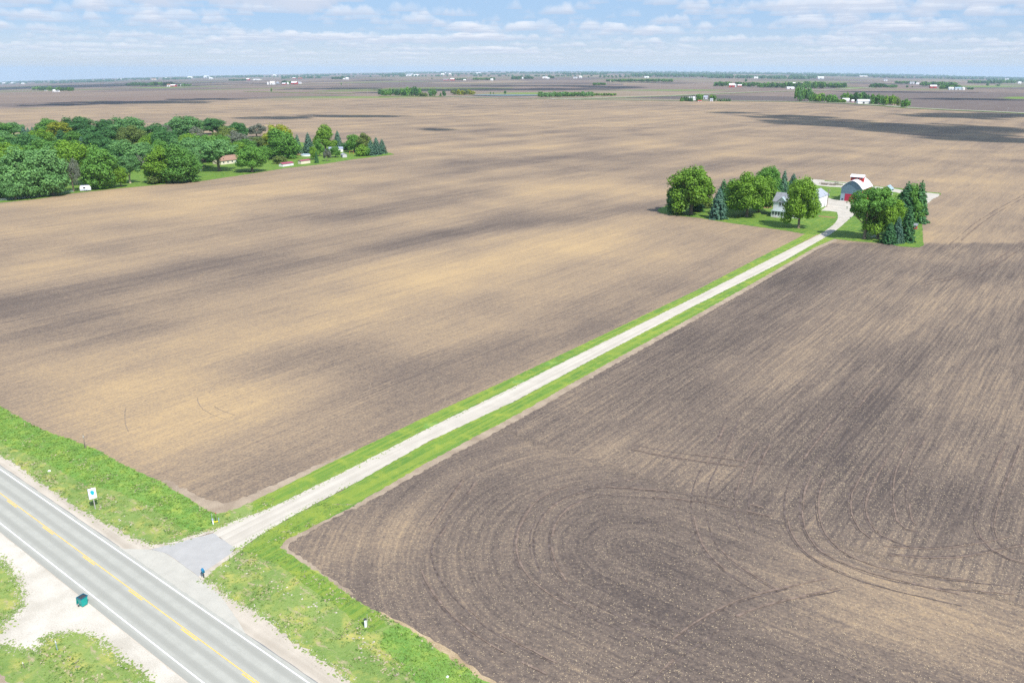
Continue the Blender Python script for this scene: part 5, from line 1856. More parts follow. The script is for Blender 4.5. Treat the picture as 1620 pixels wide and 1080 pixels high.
GROVES = [   # x0, x1, base, top, n, leaves, shape, where
    (54, 82, 143.6, 137.2, 8, ('mid', 'dark'), 'dome', 'at the left end of the far-left farm grove'),
    (84, 116, 144.3, 138.2, 9, ('mid', 'dark'), 'dome', 'at the right end of the far-left farm grove'),
    (201, 240, 136.6, 130.6, 12, ('dark',), 'dome', 'in the left half of the dark grove on the left horizon'),
    (240, 276, 136.6, 130.0, 12, ('dark', 'mid'), 'dome', 'in the right half of the dark grove on the left horizon'),
    (284, 302, 137.0, 132.6, 6, ('mid',), 'round', 'in the small clump right of the dark grove on the left horizon'),
    (362, 390, 128.4, 125.0, 8, ('dark',), 'dome', 'in the short row left of the white farm on the left horizon'),
    (446, 462, 133.0, 127.6, 4, ('dark', 'mid'), 'dome', 'among the white barns of the far-left white farm'),
    (525, 545, 126.0, 121.4, 5, ('dark',), 'dome', 'at the tiny far farm left of the central grove'),
    (600, 640, 151.6, 141.0, 13, ('mid', 'mid', 'dark'), 'dome', 'in the left half of the long central grove'),
    (636, 666, 152.6, 138.0, 9, ('mid', 'dark'), 'dome', 'in the tall middle of the long central grove'),
    (664, 675, 153.0, 146.0, 3, ('olive',), 'round', 'olive and rounded at the right end of the long central grove'),
    (679, 690, 152.4, 141.0, 3, ('blue', 'mid'), 'tall', 'standing apart right of the long central grove'),
    (715, 750, 150.6, 142.4, 11, ('yellow', 'olive'), 'round', 'in the yellow-green row left of the pond'),
    (718, 738, 127.4, 124.0, 5, ('dark',), 'dome', 'beside the tiny red barn on the middle horizon'),
    (748, 783, 127.2, 123.0, 9, ('dark', 'mid'), 'dome', 'in the hedge right of the tiny red barn on the middle horizon'),
    (810, 824, 126.2, 120.6, 5, ('dark',), 'dome', 'in the first dark clump on the middle horizon'),
    (829, 843, 125.8, 120.8, 4, ('dark',), 'round', 'in the second dark clump on the middle horizon'),
    (868, 876, 124.6, 120.4, 3, ('dark',), 'round', 'in the third dark clump on the middle horizon'),
    (946, 998, 123.4, 120.6, 8, ('dark',), 'round', 'standing along the ridge of the middle-right horizon'),
    (852, 882, 154.4, 145.4, 9, ('blue', 'mid'), 'tall', 'in the left third of the grove right of the pond'),
    (880, 938, 153.6, 145.4, 17, ('mid', 'blue'), 'round', 'in the middle of the grove right of the pond'),
    (938, 974, 152.0, 147.6, 9, ('bright', 'olive'), 'round', 'in the low light end of the grove right of the pond'),
    (939, 958, 135.4, 130.6, 6, ('mid', 'dark'), 'round', 'in the small clump above the grove right of the pond'),
    (960, 1010, 130.0, 125.2, 14, ('dark', 'mid'), 'dome', 'in the left half of the hedge on the middle-right horizon'),
    (1010, 1064, 130.0, 125.2, 13, ('dark', 'mid'), 'dome', 'in the right half of the hedge on the middle-right horizon'),
    (1076, 1096, 161.0, 152.6, 7, ('dark', 'mid'), 'conifer', 'at the left end of the small white farmstead'),
    (1103, 1110, 160.6, 148.6, 2, ('bright', 'mid'), 'dome', 'and tall in the middle of the small white farmstead'),
    (1123, 1132, 160.6, 149.4, 3, ('bright', 'mid'), 'tall', 'and tall right of centre in the small white farmstead'),
    (1134, 1156, 160.6, 155.4, 8, ('dark', 'mid'), 'conifer', 'in the low row ending the small white farmstead'),
    (1130, 1156, 137.6, 129.0, 8, ('dark', 'mid'), 'dome', 'left of the far red barn'),
    (1163, 1200, 137.6, 129.6, 11, ('dark', 'mid'), 'dome', 'just right of the far red barn'),
    (1200, 1256, 139.6, 130.6, 17, ('dark', 'mid'), 'dome', 'in the middle of the long wood on the right'),
    (1258, 1304, 140.4, 129.6, 14, ('mid', 'dark'), 'dome', 'right of the middle of the long wood on the right'),
    (1304, 1338, 139.6, 131.6, 8, ('dark', 'mid'), 'dome', 'at the right end of the long wood on the right'),
    (1257, 1282, 161.2, 138.0, 9, ('blue', 'blue', 'mid'), 'dome', 'among the tallest pale trees of the near-right grove'),
    (1281, 1303, 161.8, 147.4, 6, ('mid', 'bright'), 'round', 'right after the tallest trees of the near-right grove'),
    (1306, 1322, 162.4, 150.0, 4, ('mid',), 'round', 'just left of the first white house of the near-right grove'),
    (1322, 1336, 162.8, 157.0, 4, ('bright', 'mid'), 'shrub', ''),
    (1332, 1350, 160.2, 147.4, 6, ('mid', 'bright'), 'dome', 'behind the first white house of the near-right grove'),
    (1350, 1374, 161.4, 146.6, 7, ('dark', 'mid'), 'dome', 'between and behind the two white houses of the near-right grove'),
    (1378, 1396, 165.6, 150.0, 6, ('mid', 'mid'), 'dome', 'right of the second white house of the near-right grove'),
    (1396, 1416, 167.6, 151.0, 6, ('mid', 'bright'), 'dome', 'towards the right end of the near-right grove'),
    (1418, 1422, 168.6, 153.0, 2, ('olive',), 'tall', 'slim and olive near the right end of the near-right grove'),
    (1426, 1438, 170.8, 157.0, 4, ('mid',), 'dome', 'at the very right end of the near-right grove'),
    (1377, 1402, 138.8, 132.4, 9, ('dark',), 'dome', 'in the dark half of the right horizon clump'),
    (1402, 1418, 139.2, 134.2, 4, ('blue',), 'round', 'in the pale half of the right horizon clump'),
    (1416, 1449, 133.0, 128.2, 8, ('dark', 'mid'), 'dome', 'round the tiny white farm on the right horizon'),
    (1457, 1512, 136.2, 129.6, 15, ('dark', 'mid'), 'dome', 'behind the white-roofed barn at far right'),
    (1489, 1518, 141.4, 134.4, 9, ('dark', 'mid'), 'dome', 'between the white-roofed barn and the domed stores at far right'),
    (1530, 1540, 142.2, 138.8, 3, ('dark',), 'round', 'just right of the domed stores at far right'),
    (1532, 1606, 132.8, 127.0, 16, ('mid', 'dark'), 'dome', 'in the last wood on the right horizon'),
]
SMALL = []
for gi, (x0, x1, yb, yt, n, lv, shp, where) in enumerate(GROVES):
    tiny = (yb - yt) < 6.65
    if not where:
        where = 'round the first white house of the near-right grove'
    for i in range(n):
        t = (i + .5) / n
        k = fr.choice(['dome', 'round', 'tall']) if shp in ('dome', 'round') else shp
        if k == 'shrub':
            k = 'dome'
        top = yb - (yb - yt) * fr.uniform(.82, 1.08)
        wpx = (x1 - x0) / n * fr.uniform(1.8, 2.7)
        wpx = min(wpx, (yb - yt) * 1.3)
        if k == 'conifer':
            wpx = (yb - yt) * .55
        lf = fr.choice(lv)
        if tiny:
            SMALL.append((x0 + (x1 - x0) * t + fr.uniform(-.3, .3), yb - fr.random() * .5, top, wpx, k, lf))
            continue
        far_tree(x0 + (x1 - x0) * t + fr.uniform(-.3, .3), yb - fr.uniform(0, .06) * (yb - yt) - (fr.random() * .7 if n > 6 else 0), top, wpx, k, lf,
                 f'{"conifer" if k == "conifer" else "leafy tree"} {where}', f'trees {where}')
for (x_, yb, yt, w_, k, lb_) in ((429.5, 145.4, 139, 2.6, 'tall', 'narrow lone tree in the far left fields'), (540, 135, 131, 2, 'tall', 'tiny narrow lone tree left of the central grove'),
                                 (697, 152.4, 147, 4, 'conifer', 'small dark conifer right of the central grove'), (702.5, 152.2, 144, 6.5, 'dome', 'lone dark tree right of the central grove'),
                                 (681, 152.6, 146.5, 5, 'dome', 'squat dark tree at the foot of the pale trees right of the central grove'),
                                 (776, 149.4, 145.4, 2, 'tall', 'left one of two tiny trees by the pond'), (780.5, 149.4, 145.8, 2, 'tall', 'right one of two tiny trees by the pond'),
                                 (799, 149.6, 143.6, 4, 'round', 'lone dark tree at the left end of the pond'), (1180, 130.5, 124.6, 4, 'round', 'spiky tree topping the long wood beside the red barn'),
                                 (1435, 139.2, 135, 3.6, 'round', 'lone round tree on the right horizon'), (1443, 139, 136.5, 2, 'round', 'tiny round tree right of the lone round one'),
                                 (1562, 136.4, 132.4, 4.4, 'round', 'left one of two lone trees by the dusty field at far right'), (1578.5, 136.8, 133.6, 6, 'round', 'right one of two lone trees by the dusty field at far right'),
                                 (683.5, 125.6, 123.4, 2.6, 'round', 'lone round tree left of the tiny red barn'), (931, 123.4, 120.4, 2.4, 'round', 'lone round tree on the middle horizon')):
    far_tree(x_, yb, yt, w_, k, 'dark' if k != 'tall' else 'mid', lb_, None)

# groves too far off to tell their trees apart
VV, FF, MI, n0 = [], [], [], 0
slots = ['mid', 'dark', 'blue', 'bright', 'olive', 'yellow']
for (x_, yb, yt, wpx, k, lf) in SMALL:
    p = at(x_, yb)
    me = FAR[k]
    c_ = np.zeros(len(me.vertices) * 3)
    me.vertices.foreach_get('co', c_)
    c_ = c_.reshape(-1, 3)
    H, Wd, a_ = max(4.0, hgt(p, yt)), wpx * mpp(p), fr.random() * 6.28
    q = np.stack([(c_[:, 0] * math.cos(a_) - c_[:, 1] * math.sin(a_)) * Wd / 8 + p.x, (c_[:, 0] * math.sin(a_) + c_[:, 1] * math.cos(a_)) * Wd / 8 + p.y, c_[:, 2] * H / 10 + p.z], 1)
    VV.append(q)
    for f in me.polygons:
        FF.append(tuple(i + n0 for i in f.vertices))
        MI.append(6 if f.material_index else slots.index(lf))
    n0 += len(q)
me = bpy.data.meshes.new('distant_groves')
me.from_pydata([tuple(v) for v in np.vstack(VV)], [], FF)
dg = link_mesh('distant_groves', me, [LEAF[k] for k in slots] + [BARK])
me.polygons.foreach_set('material_index', MI)
tag(dg, 'small far-off groves and hedges of leafy trees', 'woodland', kind='stuff')

# the wooded belt on the horizon reads as one mass
rg = np.random.default_rng(5)
Cc, Nn = [], []
belts = [(0, 60, 131, 128.6, 26), (60, 250, 127.6, 125.6, 40), (80, 180, 130.6, 129, 24), (258, 300, 126.0, 122.8, 14), (300, 420, 122.6, 120.2, 46), (370, 520, 122.0, 119.8, 34), (445, 510, 124.6, 121.4, 16),
         (480, 640, 118.8, 117.0, 36), (600, 660, 119.6, 117.0, 14), (620, 700, 116.8, 115.0, 26), (700, 800, 118.4, 116.2, 30), (800, 900, 116.8, 114.8, 34), (890, 960, 118.6, 115.8, 26),
         (920, 1080, 116.8, 113.8, 66), (1000, 1160, 120.6, 116.2, 70), (1080, 1300, 117.8, 114.4, 90), (1120, 1280, 124.6, 119.6, 60), (1250, 1420, 121.2, 117.2, 70),
         (1300, 1500, 119.6, 116.6, 70), (1380, 1500, 124.0, 121.0, 34), (1480, 1640, 123.6, 119.6, 60), (1500, 1640, 126.6, 123.4, 40), (-40, 300, 129.4, 128.2, 40), (980, 1300, 122.6, 118.6, 60), (1300, 1640, 121.8, 118.2, 60), (1560, 1640, 129.6, 125.6, 16), (700, 980, 121.0, 119.0, 20), (540, 700, 121.6, 119.6, 14), (640, 1000, 114.6, 113.2, 80), (1000, 1640, 116.4, 114.2, 120)]
for (x0, x1, yb, yt, n) in belts:
    yl = lambda xx: 0
    for i in range(int(n * 2.3)):
        x_ = rg.uniform(x0, x1)
        edge = 14.5 * ((x_ - 810) / 810) ** 2 * (1 if x_ < 810 else .62)
        base_edge = 14.5 * (((x0 + x1) / 2 - 810) / 810) ** 2 * (1 if (x0 + x1) / 2 < 810 else .62)
        yb_ = yb + (edge - base_edge)
        lim = 113.5 + edge * .95
        yb_ = max(yb_, lim)
        p = at(x_, yb_ + rg.uniform(-.15, .1))
        if p.y > 29000:
            continue
        H = min(max(7, 1.3 * hgt(p, yb_ - (yb - yt))), 30)
        rx = max(H * .6, 1.6 * mpp(p))
        for _ in range(9):
            d = rg.normal(size=3)
            d /= np.linalg.norm(d)
            d[2] = abs(d[2])
            Cc.append([p.x + d[0] * rx * rg.uniform(.3, 1), p.y + d[1] * rx * .6, p.z + H * .1 + d[2] * H * .75 * rg.uniform(.5, 1)])
            Nn.append([d[0], d[1] - .5, d[2] + .3])
Cc, Nn = np.array(Cc), np.array(Nn)
dist = np.linalg.norm(Cc[:, :2], axis=1)
tl = link_mesh('treeline', quads_mesh('treeline', leaf_arrays(Cc, Nn, 1.0, rg) if False else (lambda: leaf_arrays(Cc, Nn, (3.6 + dist[:, None] * .0006), rg))()), foliage('leaf_belt', (0.035, 0.105, 0.04), .3, .1))
tag(tl, 'far-off wooded belt along the horizon', 'woodland', kind='stuff')

# ------------------------------------------------------------------ distant farm buildings
far_i = [0]


def far_barn(px, yb, wpx, hpx, wall, roof, label, name='barn', depth=.7, yaw=None):
    p = at(px - wpx / 2, yb)
    m_ = mpp(p)
    Wd, Hh = wpx * m_, max(2.5, hpx * m_)
    r_ = empty(name, p, YAW * .3 if yaw is None else yaw)
    tag(r_, label, 'house' if 'house' in name else ('silo' if name == 'grain_bin' else 'barn'))
    if name == 'grain_bin':
        MB().tube([(0, 0, 0), (0, 0, Hh * .72)], Wd / 2, 14).build('wall', wall, r_)
        MB().tube([(0, 0, Hh * .72), (0, 0, Hh)], [Wd / 2 * 1.05, .3], 14).build('roof', roof, r_)
    else:
        gable(r_, Wd, Wd * depth, Hh * .6, Hh * .42, wall, roof, 'x', over=.5)
        MB().box(Wd * .4, Wd * .55, -.08, -.003, .03, Hh * .45).build('door', DARKM, r_)
    return r_


LILAC = mat('lilac_grey_siding', (.62, .62, .68), .6)
FB = [
    (85.5, 145.6, 4, 3, WHITE, WHITE, 'small white house in the far-left farm grove'), (91.5, 145.7, 4, 2.6, WHITE, GREYR, 'second white house in the far-left farm grove'),
    (72, 144.6, 4, 1.6, CREAM, GREYR, 'cream shed at the left of the far-left farm grove'),
    (267, 137.4, 6, 3.6, WHITE, BROWNR, 'white barn with dark roof by the dark grove on the left horizon'), (273.5, 137.4, 8, 3, REDP, METAL, 'red barn with white roof by the dark grove on the left horizon'), (287.5, 136.6, 4.6, 2.6, WHITE, WHITE, 'white shed right of the dark grove on the left horizon'),
    (236, 133.2, 4, 2, WHITE, GREYR, 'white roof poking from the dark grove on the left horizon'), (216, 133.6, 4, 1.6, CREAM, METAL, 'pale roof in the left part of the dark grove'),
    (243, 127, 6, 2.4, CREAM, BROWNR, 'cream house on the left horizon above the dark grove'), (263, 126, 3.6, 2.6, WHITE, WHITE, 'white house on the left horizon'),
    (300, 124, 7, 2.4, WHITE, WHITE, 'white farm on the left horizon, first of the pair'), (326, 123.4, 8, 2.8, WHITE, METAL, 'white farm on the left horizon, second of the pair'), (333.5, 125.4, 5, 2.2, WHITE, METAL, 'low white shed under the white horizon farms'),
    (392, 127.6, 5, 3, REDP, WHITE, 'little red barn left of the long pale shed'), (405.5, 127.4, 12, 1.7, CREAM, METAL, 'long pale shed beside the little red barn on the left horizon'),
    (430.5, 134.2, 7, 4.6, WHITE, WHITE, 'big white barn of the far-left white farm'), (439, 133.2, 4, 3, WHITE, METAL, 'white shed right of the big white barn'),
    (449, 134.4, 6, 2.6, REDP, METAL, 'low red-and-white barn in the far-left white farm'), (465, 133.8, 9, 4, REDP, METAL, 'red gabled barn with white roof in the far-left white farm'), (473, 132.8, 6, 2.6, WHITE, PALER, 'white end barn of the far-left white farm'),
    (465, 125.0, 5, 1.8, REDP, METAL, 'tiny red shed on the left horizon'), (474, 124.9, 6, 1.8, REDP, BROWNR, 'tiny red-brown shed on the left horizon'), (434, 120.6, 5, 2, WHITE, WHITE, 'tiny white house at the top of the left horizon'), (549, 126.2, 4, 3, WHITE, METAL, 'tiny white house at the far farm left of centre'), (544, 125.8, 3, 1.6, WHITE, WHITE, 'tiny white hut at the far farm left of centre'),
    (648, 119.0, 14, 2.6, WHITE, PALER, 'wide white industrial building on the horizon'), (658, 120.2, 8, 1.9, WHITE, METAL, 'white annex of the wide horizon building'), (646, 120.6, 8, 1.8, WHITE, METAL, 'low white shed in front of the wide horizon building'),
    (700, 119, 5, 2.2, WHITE, WHITE, 'white house on the central horizon'), (712, 118.5, 4, 1.8, CREAM, WHITE, 'cream house on the central horizon'), (756, 117.8, 8, 2.2, WHITE, METAL, 'white farm on the central horizon'),
    (705, 127.6, 8, 2, REDP, PALER, 'long low red barn on the middle horizon'), (715.5, 127.8, 6, 3.2, REDP, METAL, 'red barn with white roof on the middle horizon'), (735, 127.8, 4, 1.8, CREAM, METAL, 'cream shed in the middle horizon hedge'), (778, 127.8, 4, 2.6, WHITE, WHITE, 'white house at the end of the middle horizon hedge'),
    (826, 125.2, 4.6, 2, WHITE, METAL, 'white shed between two dark clumps'), (862, 124.4, 8, 2.2, CREAM, METAL, 'cream farm on the middle horizon'), (867, 125, 4, 1.8, WHITE, WHITE, 'white house beside the cream farm'),
    (910, 124.4, 6, 2.6, WHITE, GREYR, 'white house with grey roof on the middle-right horizon'), (918.5, 123.8, 4, 3, WHITE, WHITE, 'small white barn on the middle-right horizon'), (970, 129.6, 10, 2.4, CREAM, CREAM, 'cream long shed in front of the middle-right hedge'),
    (985, 129.4, 4, 2, WHITE, METAL, 'white roof in the middle-right hedge'), (996, 129.6, 4, 1.7, WHITE, METAL, 'second white roof in the middle-right hedge'), (1023, 123.6, 7, 2, WHITE, WHITE, 'white farm above the middle-right hedge'),
    (1157.5, 138.4, 8.5, 5, REDP, METAL, 'far red barn with white roof in the long wood on the right'), (1170, 137.4, 6, 3, REDP, METAL, 'smaller red barn right of the far red barn'), (1196, 124.6, 6, 2.4, WHITE, METAL, 'tiny white barn above the long wood on the right'),
    (1095.5, 158.6, 11, 4.4, WHITE, METAL, 'white barn of the small white farmstead'), (1114.5, 157, 9, 4.6, LILAC, PALER, 'grey house of the small white farmstead'), (1125.5, 160.6, 4.5, 4, LILAC, PALER, 'small grey building of the small white farmstead'), (1107, 161, 6, 1.8, WHITE, REDP, 'low red-roofed shed of the small white farmstead'),
    (1250.5, 141.2, 11, 3, WHITE, METAL, 'white long shed before the tallest trees of the right wood'), (1255.5, 134.6, 5, 3.4, REDP, METAL, 'pink-red roof in the right wood'), (1272.5, 134.4, 6, 2.6, WHITE, METAL, 'white roof in the right wood'), (1298.5, 125, 9, 3, WHITE, METAL, 'white barn above the right wood'),
    (1338, 160.6, 10, 4.2, WHITE, METAL, 'first white house of the near-right grove'), (1366, 164.6, 18, 6, WHITE, LILAC, 'second, wide white house of the near-right grove'), (1349, 162.6, 3.5, 4, mat('pink_siding', (.6, .38, .42), .6), METAL, 'narrow pink hut between the two white houses'), (1415, 167, 6, 4, mat('dusty_pink_siding', (.5, .38, .34), .7), BROWNR, 'dusty pink house near the right end of the near-right grove'),
    (1401, 128.6, 5, 3, WHITE, GREYR, 'white barn with dark roof on the right horizon'), (1443, 132.8, 6.5, 2.8, WHITE, GREYR, 'white farm on the right horizon'), (1451.5, 133.8, 4.5, 2.2, WHITE, WHITE, 'white shed right of the white farm on the right horizon'),
    (1476.5, 139.6, 9.5, 4.2, REDP, METAL, 'red barn with big white roof at far right'), (1593, 127.2, 6, 2, WHITE, METAL, 'tiny white barn on the far right horizon'), (1613, 132.6, 4.5, 2.6, WHITE, METAL, 'white house at the extreme right'),
    (1504.5, 142.6, 7, 3.8, mat('grey_steel', (.58, .62, .66), .4), WHITE, 'grey round-roofed store, left one at far right'), (1515.5, 142.6, 9, 3.8, MATS['grey_steel'], PALEB, 'wide grey domed store at far right'),
    (1366, 121.8, 12, 1.6, CREAM, METAL, 'long pale shed on the right horizon'), (20, 132.4, 7, 1.6, WHITE, METAL, 'white shed at the extreme left horizon'), (6, 132.6, 5, 1.7, WHITE, METAL, 'white house at the extreme left horizon'), (36, 133.8, 5, 2, CREAM, METAL, 'cream farm on the far left horizon'),
    (188, 126.6, 7, 2, WHITE, METAL, 'white farm buildings on the left horizon'), (196, 126.2, 4, 2.4, WHITE, GREYR, 'white house on the left horizon beside the farm buildings'),
    (1090, 119.4, 5, 1.6, WHITE, METAL, 'tiny white building in the wooded horizon'), (1150, 119.6, 5, 1.6, CREAM, METAL, 'tiny cream building in the wooded horizon'), (1280, 118.4, 4, 1.6, WHITE, METAL, 'tiny white house in the right wooded horizon'),
]
for (px_, yb_, wp_, hp2, wl_, rf_, lb_) in FB:
    nm_ = 'farmhouse' if 'house' in lb_ else ('shed' if ('shed' in lb_ or 'hut' in lb_ or 'store' in lb_) else 'barn')
    far_barn(px_, yb_, wp_, hp2 * 1.1, wl_, rf_, lb_, nm_)
for (px_, yb_, wp_, hp2, lb_) in ((424, 134.2, 2.8, 4.2, 'white silo left of the big white barn'), (455.5, 133.4, 3, 3.4, 'white silo in the middle of the far-left white farm'), (1163.5, 138, 2.2, 5, 'grey silo right of the far red barn'),
                                   (1523.5, 142.6, 5, 4.4, 'white grain bin right of the domed stores'), (705, 117.6, 1.6, 3, 'pale silo on the central horizon')):
    r_ = far_barn(px_ + wp_ / 2, yb_, wp_, hp2, WHITE, METAL, lb_, 'grain_bin')
# distant power poles and a mast
for (px_, yb_, yt_, lb_) in ((581.5, 148, 142.6, 'pale power pole left of the central grove'), (587.5, 147.6, 142.8, 'second pale power pole left of the central grove'), (1594, 177.6, 169.6, 'pale power pole beside the far road at right'),
                              (917, 157, 150, 'thin power pole before the grove right of the pond'), (990, 156.4, 150.6, 'thin power pole right of the grove by the pond'), (1028, 157.8, 152.4, 'thin power pole by the far road in the middle'), (1061, 158, 153.2, 'thin power pole left of the small white farmstead'),
                              (913, 116, 108.2, 'faint radio mast on the central horizon')):
    p = at(px_, yb_)
    hh = hgt(p, yt_)
    r_ = empty('radio_mast' if 'mast' in lb_ else 'power_pole', p, 0)
    tag(r_, lb_, 'mast' if 'mast' in lb_ else 'pole')
    rad_ = .16 if 'mast' not in lb_ else .9
    MB().tube([(0, 0, -.2), (0, 0, hh)], [rad_ * 1.3, rad_ * .7], 6).build('pole', MATS['grey_post'], r_)
    if 'mast' not in lb_:
        MB().box(-1.2, 1.2, -.08, .08, hh - .9, hh - .7).build('crossarm', MATS['grey_post'], r_)
# blown dust behind a tractor at far right is left to the haze; the tractor itself
tp = at(1568, 140.2)
tr_ = empty('tractor', tp, .4)
tag(tr_, 'tiny pale tractor working the dusty field at far right', 'tractor')
MB().box(-2.5, 2.5, -1.2, 1.2, 1.2, 2.4).build('body', CREAM, tr_)
MB().box(-2.3, -.4, -1.0, 1.0, 2.403, 3.8).build('cab', GLASS, tr_)
for (x_, r0) in ((-1.6, 1.1), (1.7, .8)):
    for s_ in (-1, 1):
        MB().tube([(x_, s_ * 1.25, r0), (x_, s_ * 1.75, r0)], r0, 12).build('wheel', DARKM, tr_)

# ------------------------------------------------------------------ clouds overhead, whose shadows lie on the fields
CLM = mat('cloud', (.92, .92, .94), 1.0, spec=0)
_n = NT(CLM.node_tree)
_mx = _n.new('ShaderNodeMixShader')
_mx.inputs[0].default_value = 0.5
_n.l.new(_n.new('ShaderNodeBsdfTransparent').outputs[0], _mx.inputs[1])
_n.l.new(_n.n['Principled BSDF'].outputs[0], _mx.inputs[2])
_n.l.new(_mx.outputs[0], _n.n['Material Output'].inputs[0])
shadows = [   # px, py, half width px, half height px in the picture
    (1490, 206, 170, 11), (1340, 196, 120, 7), (1590, 221, 100, 7), (1265, 186, 75, 3.6), (1560, 184, 130, 5), (1170, 179, 45, 1.2),
    (560, 184.5, 90, 2.4), (440, 187.5, 70, 2), (700, 206, 32, 1.4), (215, 162.6, 130, 2.6), (90, 166.5, 60, 1.6), (330, 157.5, 70, 1.4),
    (120, 137.6, 80, 1.4), (30, 138.6, 60, 1), (330, 135, 60, .6), (520, 140.5, 90, 1.6), (600, 147.2, 40, .8), (700, 142.6, 110, 2.4), (860, 141.4, 150, 2.2), (960, 138.0, 70, 2.2), (850, 136, 120, 1.4), (597, 127.3, 24, .8),
    (1050, 131.6, 60, .8), (1420, 146, 120, .9), (1540, 157.5, 90, 1.8),
]
cr2 = random.Random(12)
rgc = np.random.default_rng(12)
ico_v = []


def lump(center, r3, rg_):
    nu, nv = 12, 7
    V_, F_ = [], []
    ph = rg_.random(3) * 6
    for j in range(nv + 1):
        th_ = math.pi * j / nv
        for i in range(nu):
            a_ = 2 * math.pi * i / nu
            d = np.array([math.sin(th_) * math.cos(a_), math.sin(th_) * math.sin(a_), math.cos(th_)])
            s_ = 1 + .22 * math.sin(3 * a_ + ph[0]) * math.sin(th_) + .16 * math.sin(5 * a_ + ph[1]) * math.sin(th_) + .1 * math.sin(4 * th_ + ph[2])
            if d[2] < 0:
                d = d * np.array([1, 1, .35])
            V_.append(tuple(center + d * r3 * s_))
    for j in range(nv):
        for i in range(nu):
            a, b = j * nu + i, j * nu + (i + 1) % nu
            F_.append((a, a + nu, b + nu, b))
    return V_, F_


for ci, (sx_, sy_, hw_, hh_) in enumerate(shadows):
    c_ = at(sx_, sy_)
    l_, r_ = at(sx_ - hw_, sy_), at(sx_ + hw_, sy_)
    f_, n_ = at(sx_, sy_ - hh_), at(sx_, sy_ + hh_)
    alt = 1050 + 150 * cr2.random()
    up_ = SUNV * ((alt - c_.z) / SUNV.z)
    c_ = c_ + up_
    rx_, ry_ = (r_ - l_).length / 2, (f_ - n_).length / 2
    b = MB()
    for k in range(34):
        a_, q_ = cr2.random() * 6.283, cr2.random() ** .6 * 1.1
        sz = (1 - .7 * min(1, q_)) * .46
        V_, F_ = lump(np.array([math.cos(a_) * q_ * rx_ * .85, math.sin(a_) * q_ * ry_ * .85, cr2.random() * 20]), np.array([rx_ * sz * cr2.uniform(.6, 1.1), ry_ * sz * cr2.uniform(.5, 1.0), min(rx_, ry_) * .3 + 15]), rgc)
        i0 = len(b.v)
        b.v += V_
        b.f += [tuple(i + i0 for i in f) for f in F_]
        b.mi += [0] * len(F_)
    o = b.build('cloud', CLM)
    o.location = c_
    o.visible_shadow = True
    smooth(o)
    tag(o, 'fair-weather cloud drifting high above the fields', 'cloud', 'clouds overhead')

# ------------------------------------------------------------------ air
hz = MB()
hz.box(-33000, 33000, -3000, 33000, -620, 150)
hzm = bpy.data.materials.new('haze')
hzm.use_nodes = True
hzm.node_tree.nodes.clear()
pv = hzm.node_tree.nodes.new('ShaderNodeVolumePrincipled')
pv.inputs['Color'].default_value = (0.60, 0.79, 1.0, 1)
pv.inputs['Density'].default_value = 4.3e-5
pv.inputs['Anisotropy'].default_value = 0.0
ho = hzm.node_tree.nodes.new('ShaderNodeOutputMaterial')
hzm.node_tree.links.new(pv.outputs[0], ho.inputs['Volume'])
tag(hz.build('haze', hzm), 'thin blue haze over the distant fields', 'haze', kind='stuff')


# loose stones and weeds where gravel meets grass
def edge_scatter(name, chains, n, size, band, material, label, seed, flat=.5):
    rg = np.random.default_rng(seed)
    V, F_ = [], []
    base = np.array([(1, 0, 0), (.3, .95, 0), (-.8, .6, 0), (-.8, -.6, 0), (.3, -.95, 0), (0, 0, 1)])
    for _ in range(n):
        ch = chains[rg.integers(len(chains))]
        i = rg.integers(len(ch) - 1)
        p = ch[i].lerp(ch[i + 1], float(rg.random()))
        x, y = p.x + rg.normal() * band, p.y + rg.normal() * band
        s_ = size * rg.uniform(.4, 1.4)
        a_ = rg.random() * 6.28
        c_, d_ = math.cos(a_), math.sin(a_)
        k = len(V)
        for b_ in base:
            V.append((x + (b_[0] * c_ - b_[1] * d_) * s_ * rg.uniform(.7, 1.2), y + (b_[0] * d_ + b_[1] * c_) * s_, .03 + b_[2] * s_ * flat))
        F_ += [(k, k + 1, k + 5), (k + 1, k + 2, k + 5), (k + 2, k + 3, k + 5), (k + 3, k + 4, k + 5), (k + 4, k, k + 5)]
    me = bpy.data.meshes.new(name)
    me.from_pydata(V, [], F_)
    o = link_mesh(name, me, material)
    return tag(o, label, None, kind='stuff')


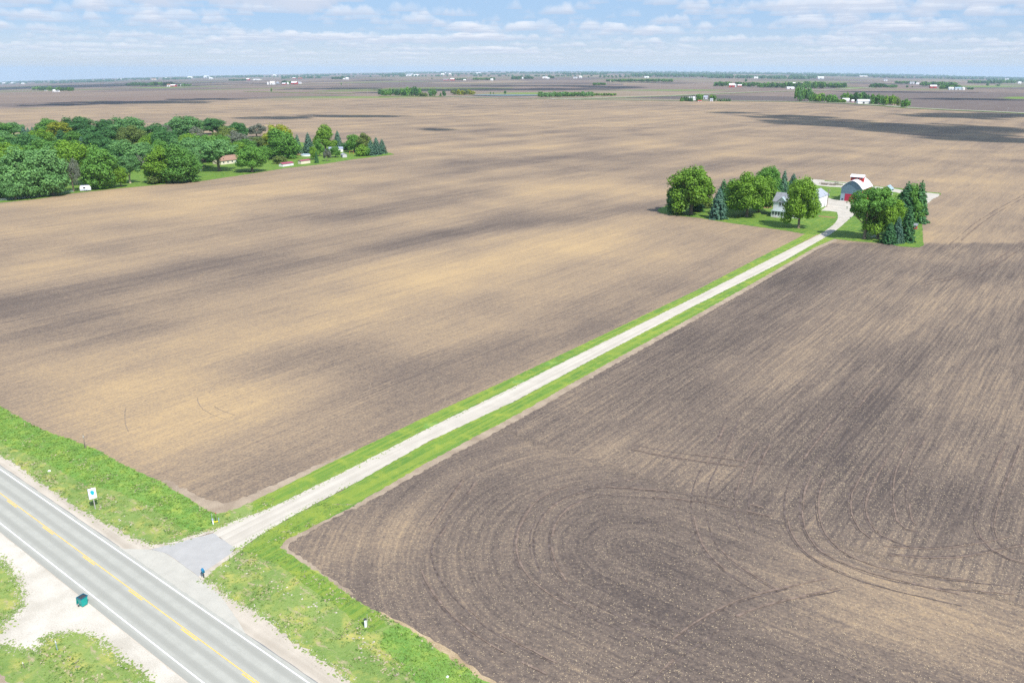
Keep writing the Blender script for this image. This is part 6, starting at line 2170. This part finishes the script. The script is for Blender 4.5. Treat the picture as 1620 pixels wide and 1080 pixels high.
nbx = A(*NW_bot)
sbx = A(*SE_bot)
lot_e = [A((0, 878.5), (15, 897), (27, 914), (34.6, 936.5), (37, 956), (15, 978.5), (5, 998)), A((0, 1018), (25, 1023), (59, 1030), (69, 1008), (86, 1003), (118.5, 1000.7), (148, 1008), (168, 1023), (187.6, 1040), (215, 1057.5), (237, 1077))]
STONE = mat('pale_stone', (.44, .40, .34), .9, .3, 2)
edge_scatter('roadside_stones', [nbx, sbx] + lot_e, 2600, .075, .45, STONE, 'loose pale stones along the edges of the gravel', 5)
edge_scatter('roadside_weeds', [nbx, sbx, lot_e[0], lot_e[1], lot_e[1], A(*LL[:4]), A((372, 866.5), *LR[::-1][1:7])], 2200, .12, .42, TG1, 'low weeds creeping into the gravel edges', 6, .7)
edge_scatter('verge_rocks', [A((170, 790), (200, 815), (225, 838)), A((395, 905), (440, 925), (480, 955)), A((470, 940), (520, 975)), A((560, 1000), (600, 1040)), A((345, 900), (372, 884))], 70, .13, .8, STONE, 'pale stones lying in the ditch grass', 7, .6)
# crop residue and clods on the nearest soil
qf = A((480, 895), (700, 1050), (900, 1160), (1400, 1160), (1900, 1100), (1900, 600), (1400, 480), (1120, 505), (830, 680), (640, 780))
rgs = np.random.default_rng(8)
xs_, ys_ = rgs.uniform(-60, 150, 60000), 62 + 130 * rgs.random(60000) ** 1.5
kk = inside(qf, xs_, ys_)
xs_, ys_ = xs_[kk][:10000], ys_[kk][:10000]
nn_ = len(xs_)
ang_ = rgs.normal(size=nn_) * .9 + math.radians(52)
ln_, wd2 = rgs.uniform(.04, .15, nn_), rgs.uniform(.015, .04, nn_)
ux, uy = np.cos(ang_) * ln_, np.sin(ang_) * ln_
vx, vy = -np.sin(ang_) * wd2, np.cos(ang_) * wd2
zz_ = rgs.uniform(.03, .09, nn_)
Vq = np.stack([np.stack([xs_ - ux - vx, ys_ - uy - vy, zz_], 1), np.stack([xs_ + ux - vx, ys_ + uy - vy, zz_ * .8], 1), np.stack([xs_ + ux + vx, ys_ + uy + vy, zz_ * .8 + .01], 1), np.stack([xs_ - ux + vx, ys_ - uy + vy, zz_ + .01], 1)], 1).reshape(-1, 3)
tag(link_mesh('stalk_residue', quads_mesh('stalk_residue', Vq), mat('stalk', (.42, .33, .22), .9, .2, 1)), 'short bits of last year stalks littering the near dark field', None, kind='stuff')
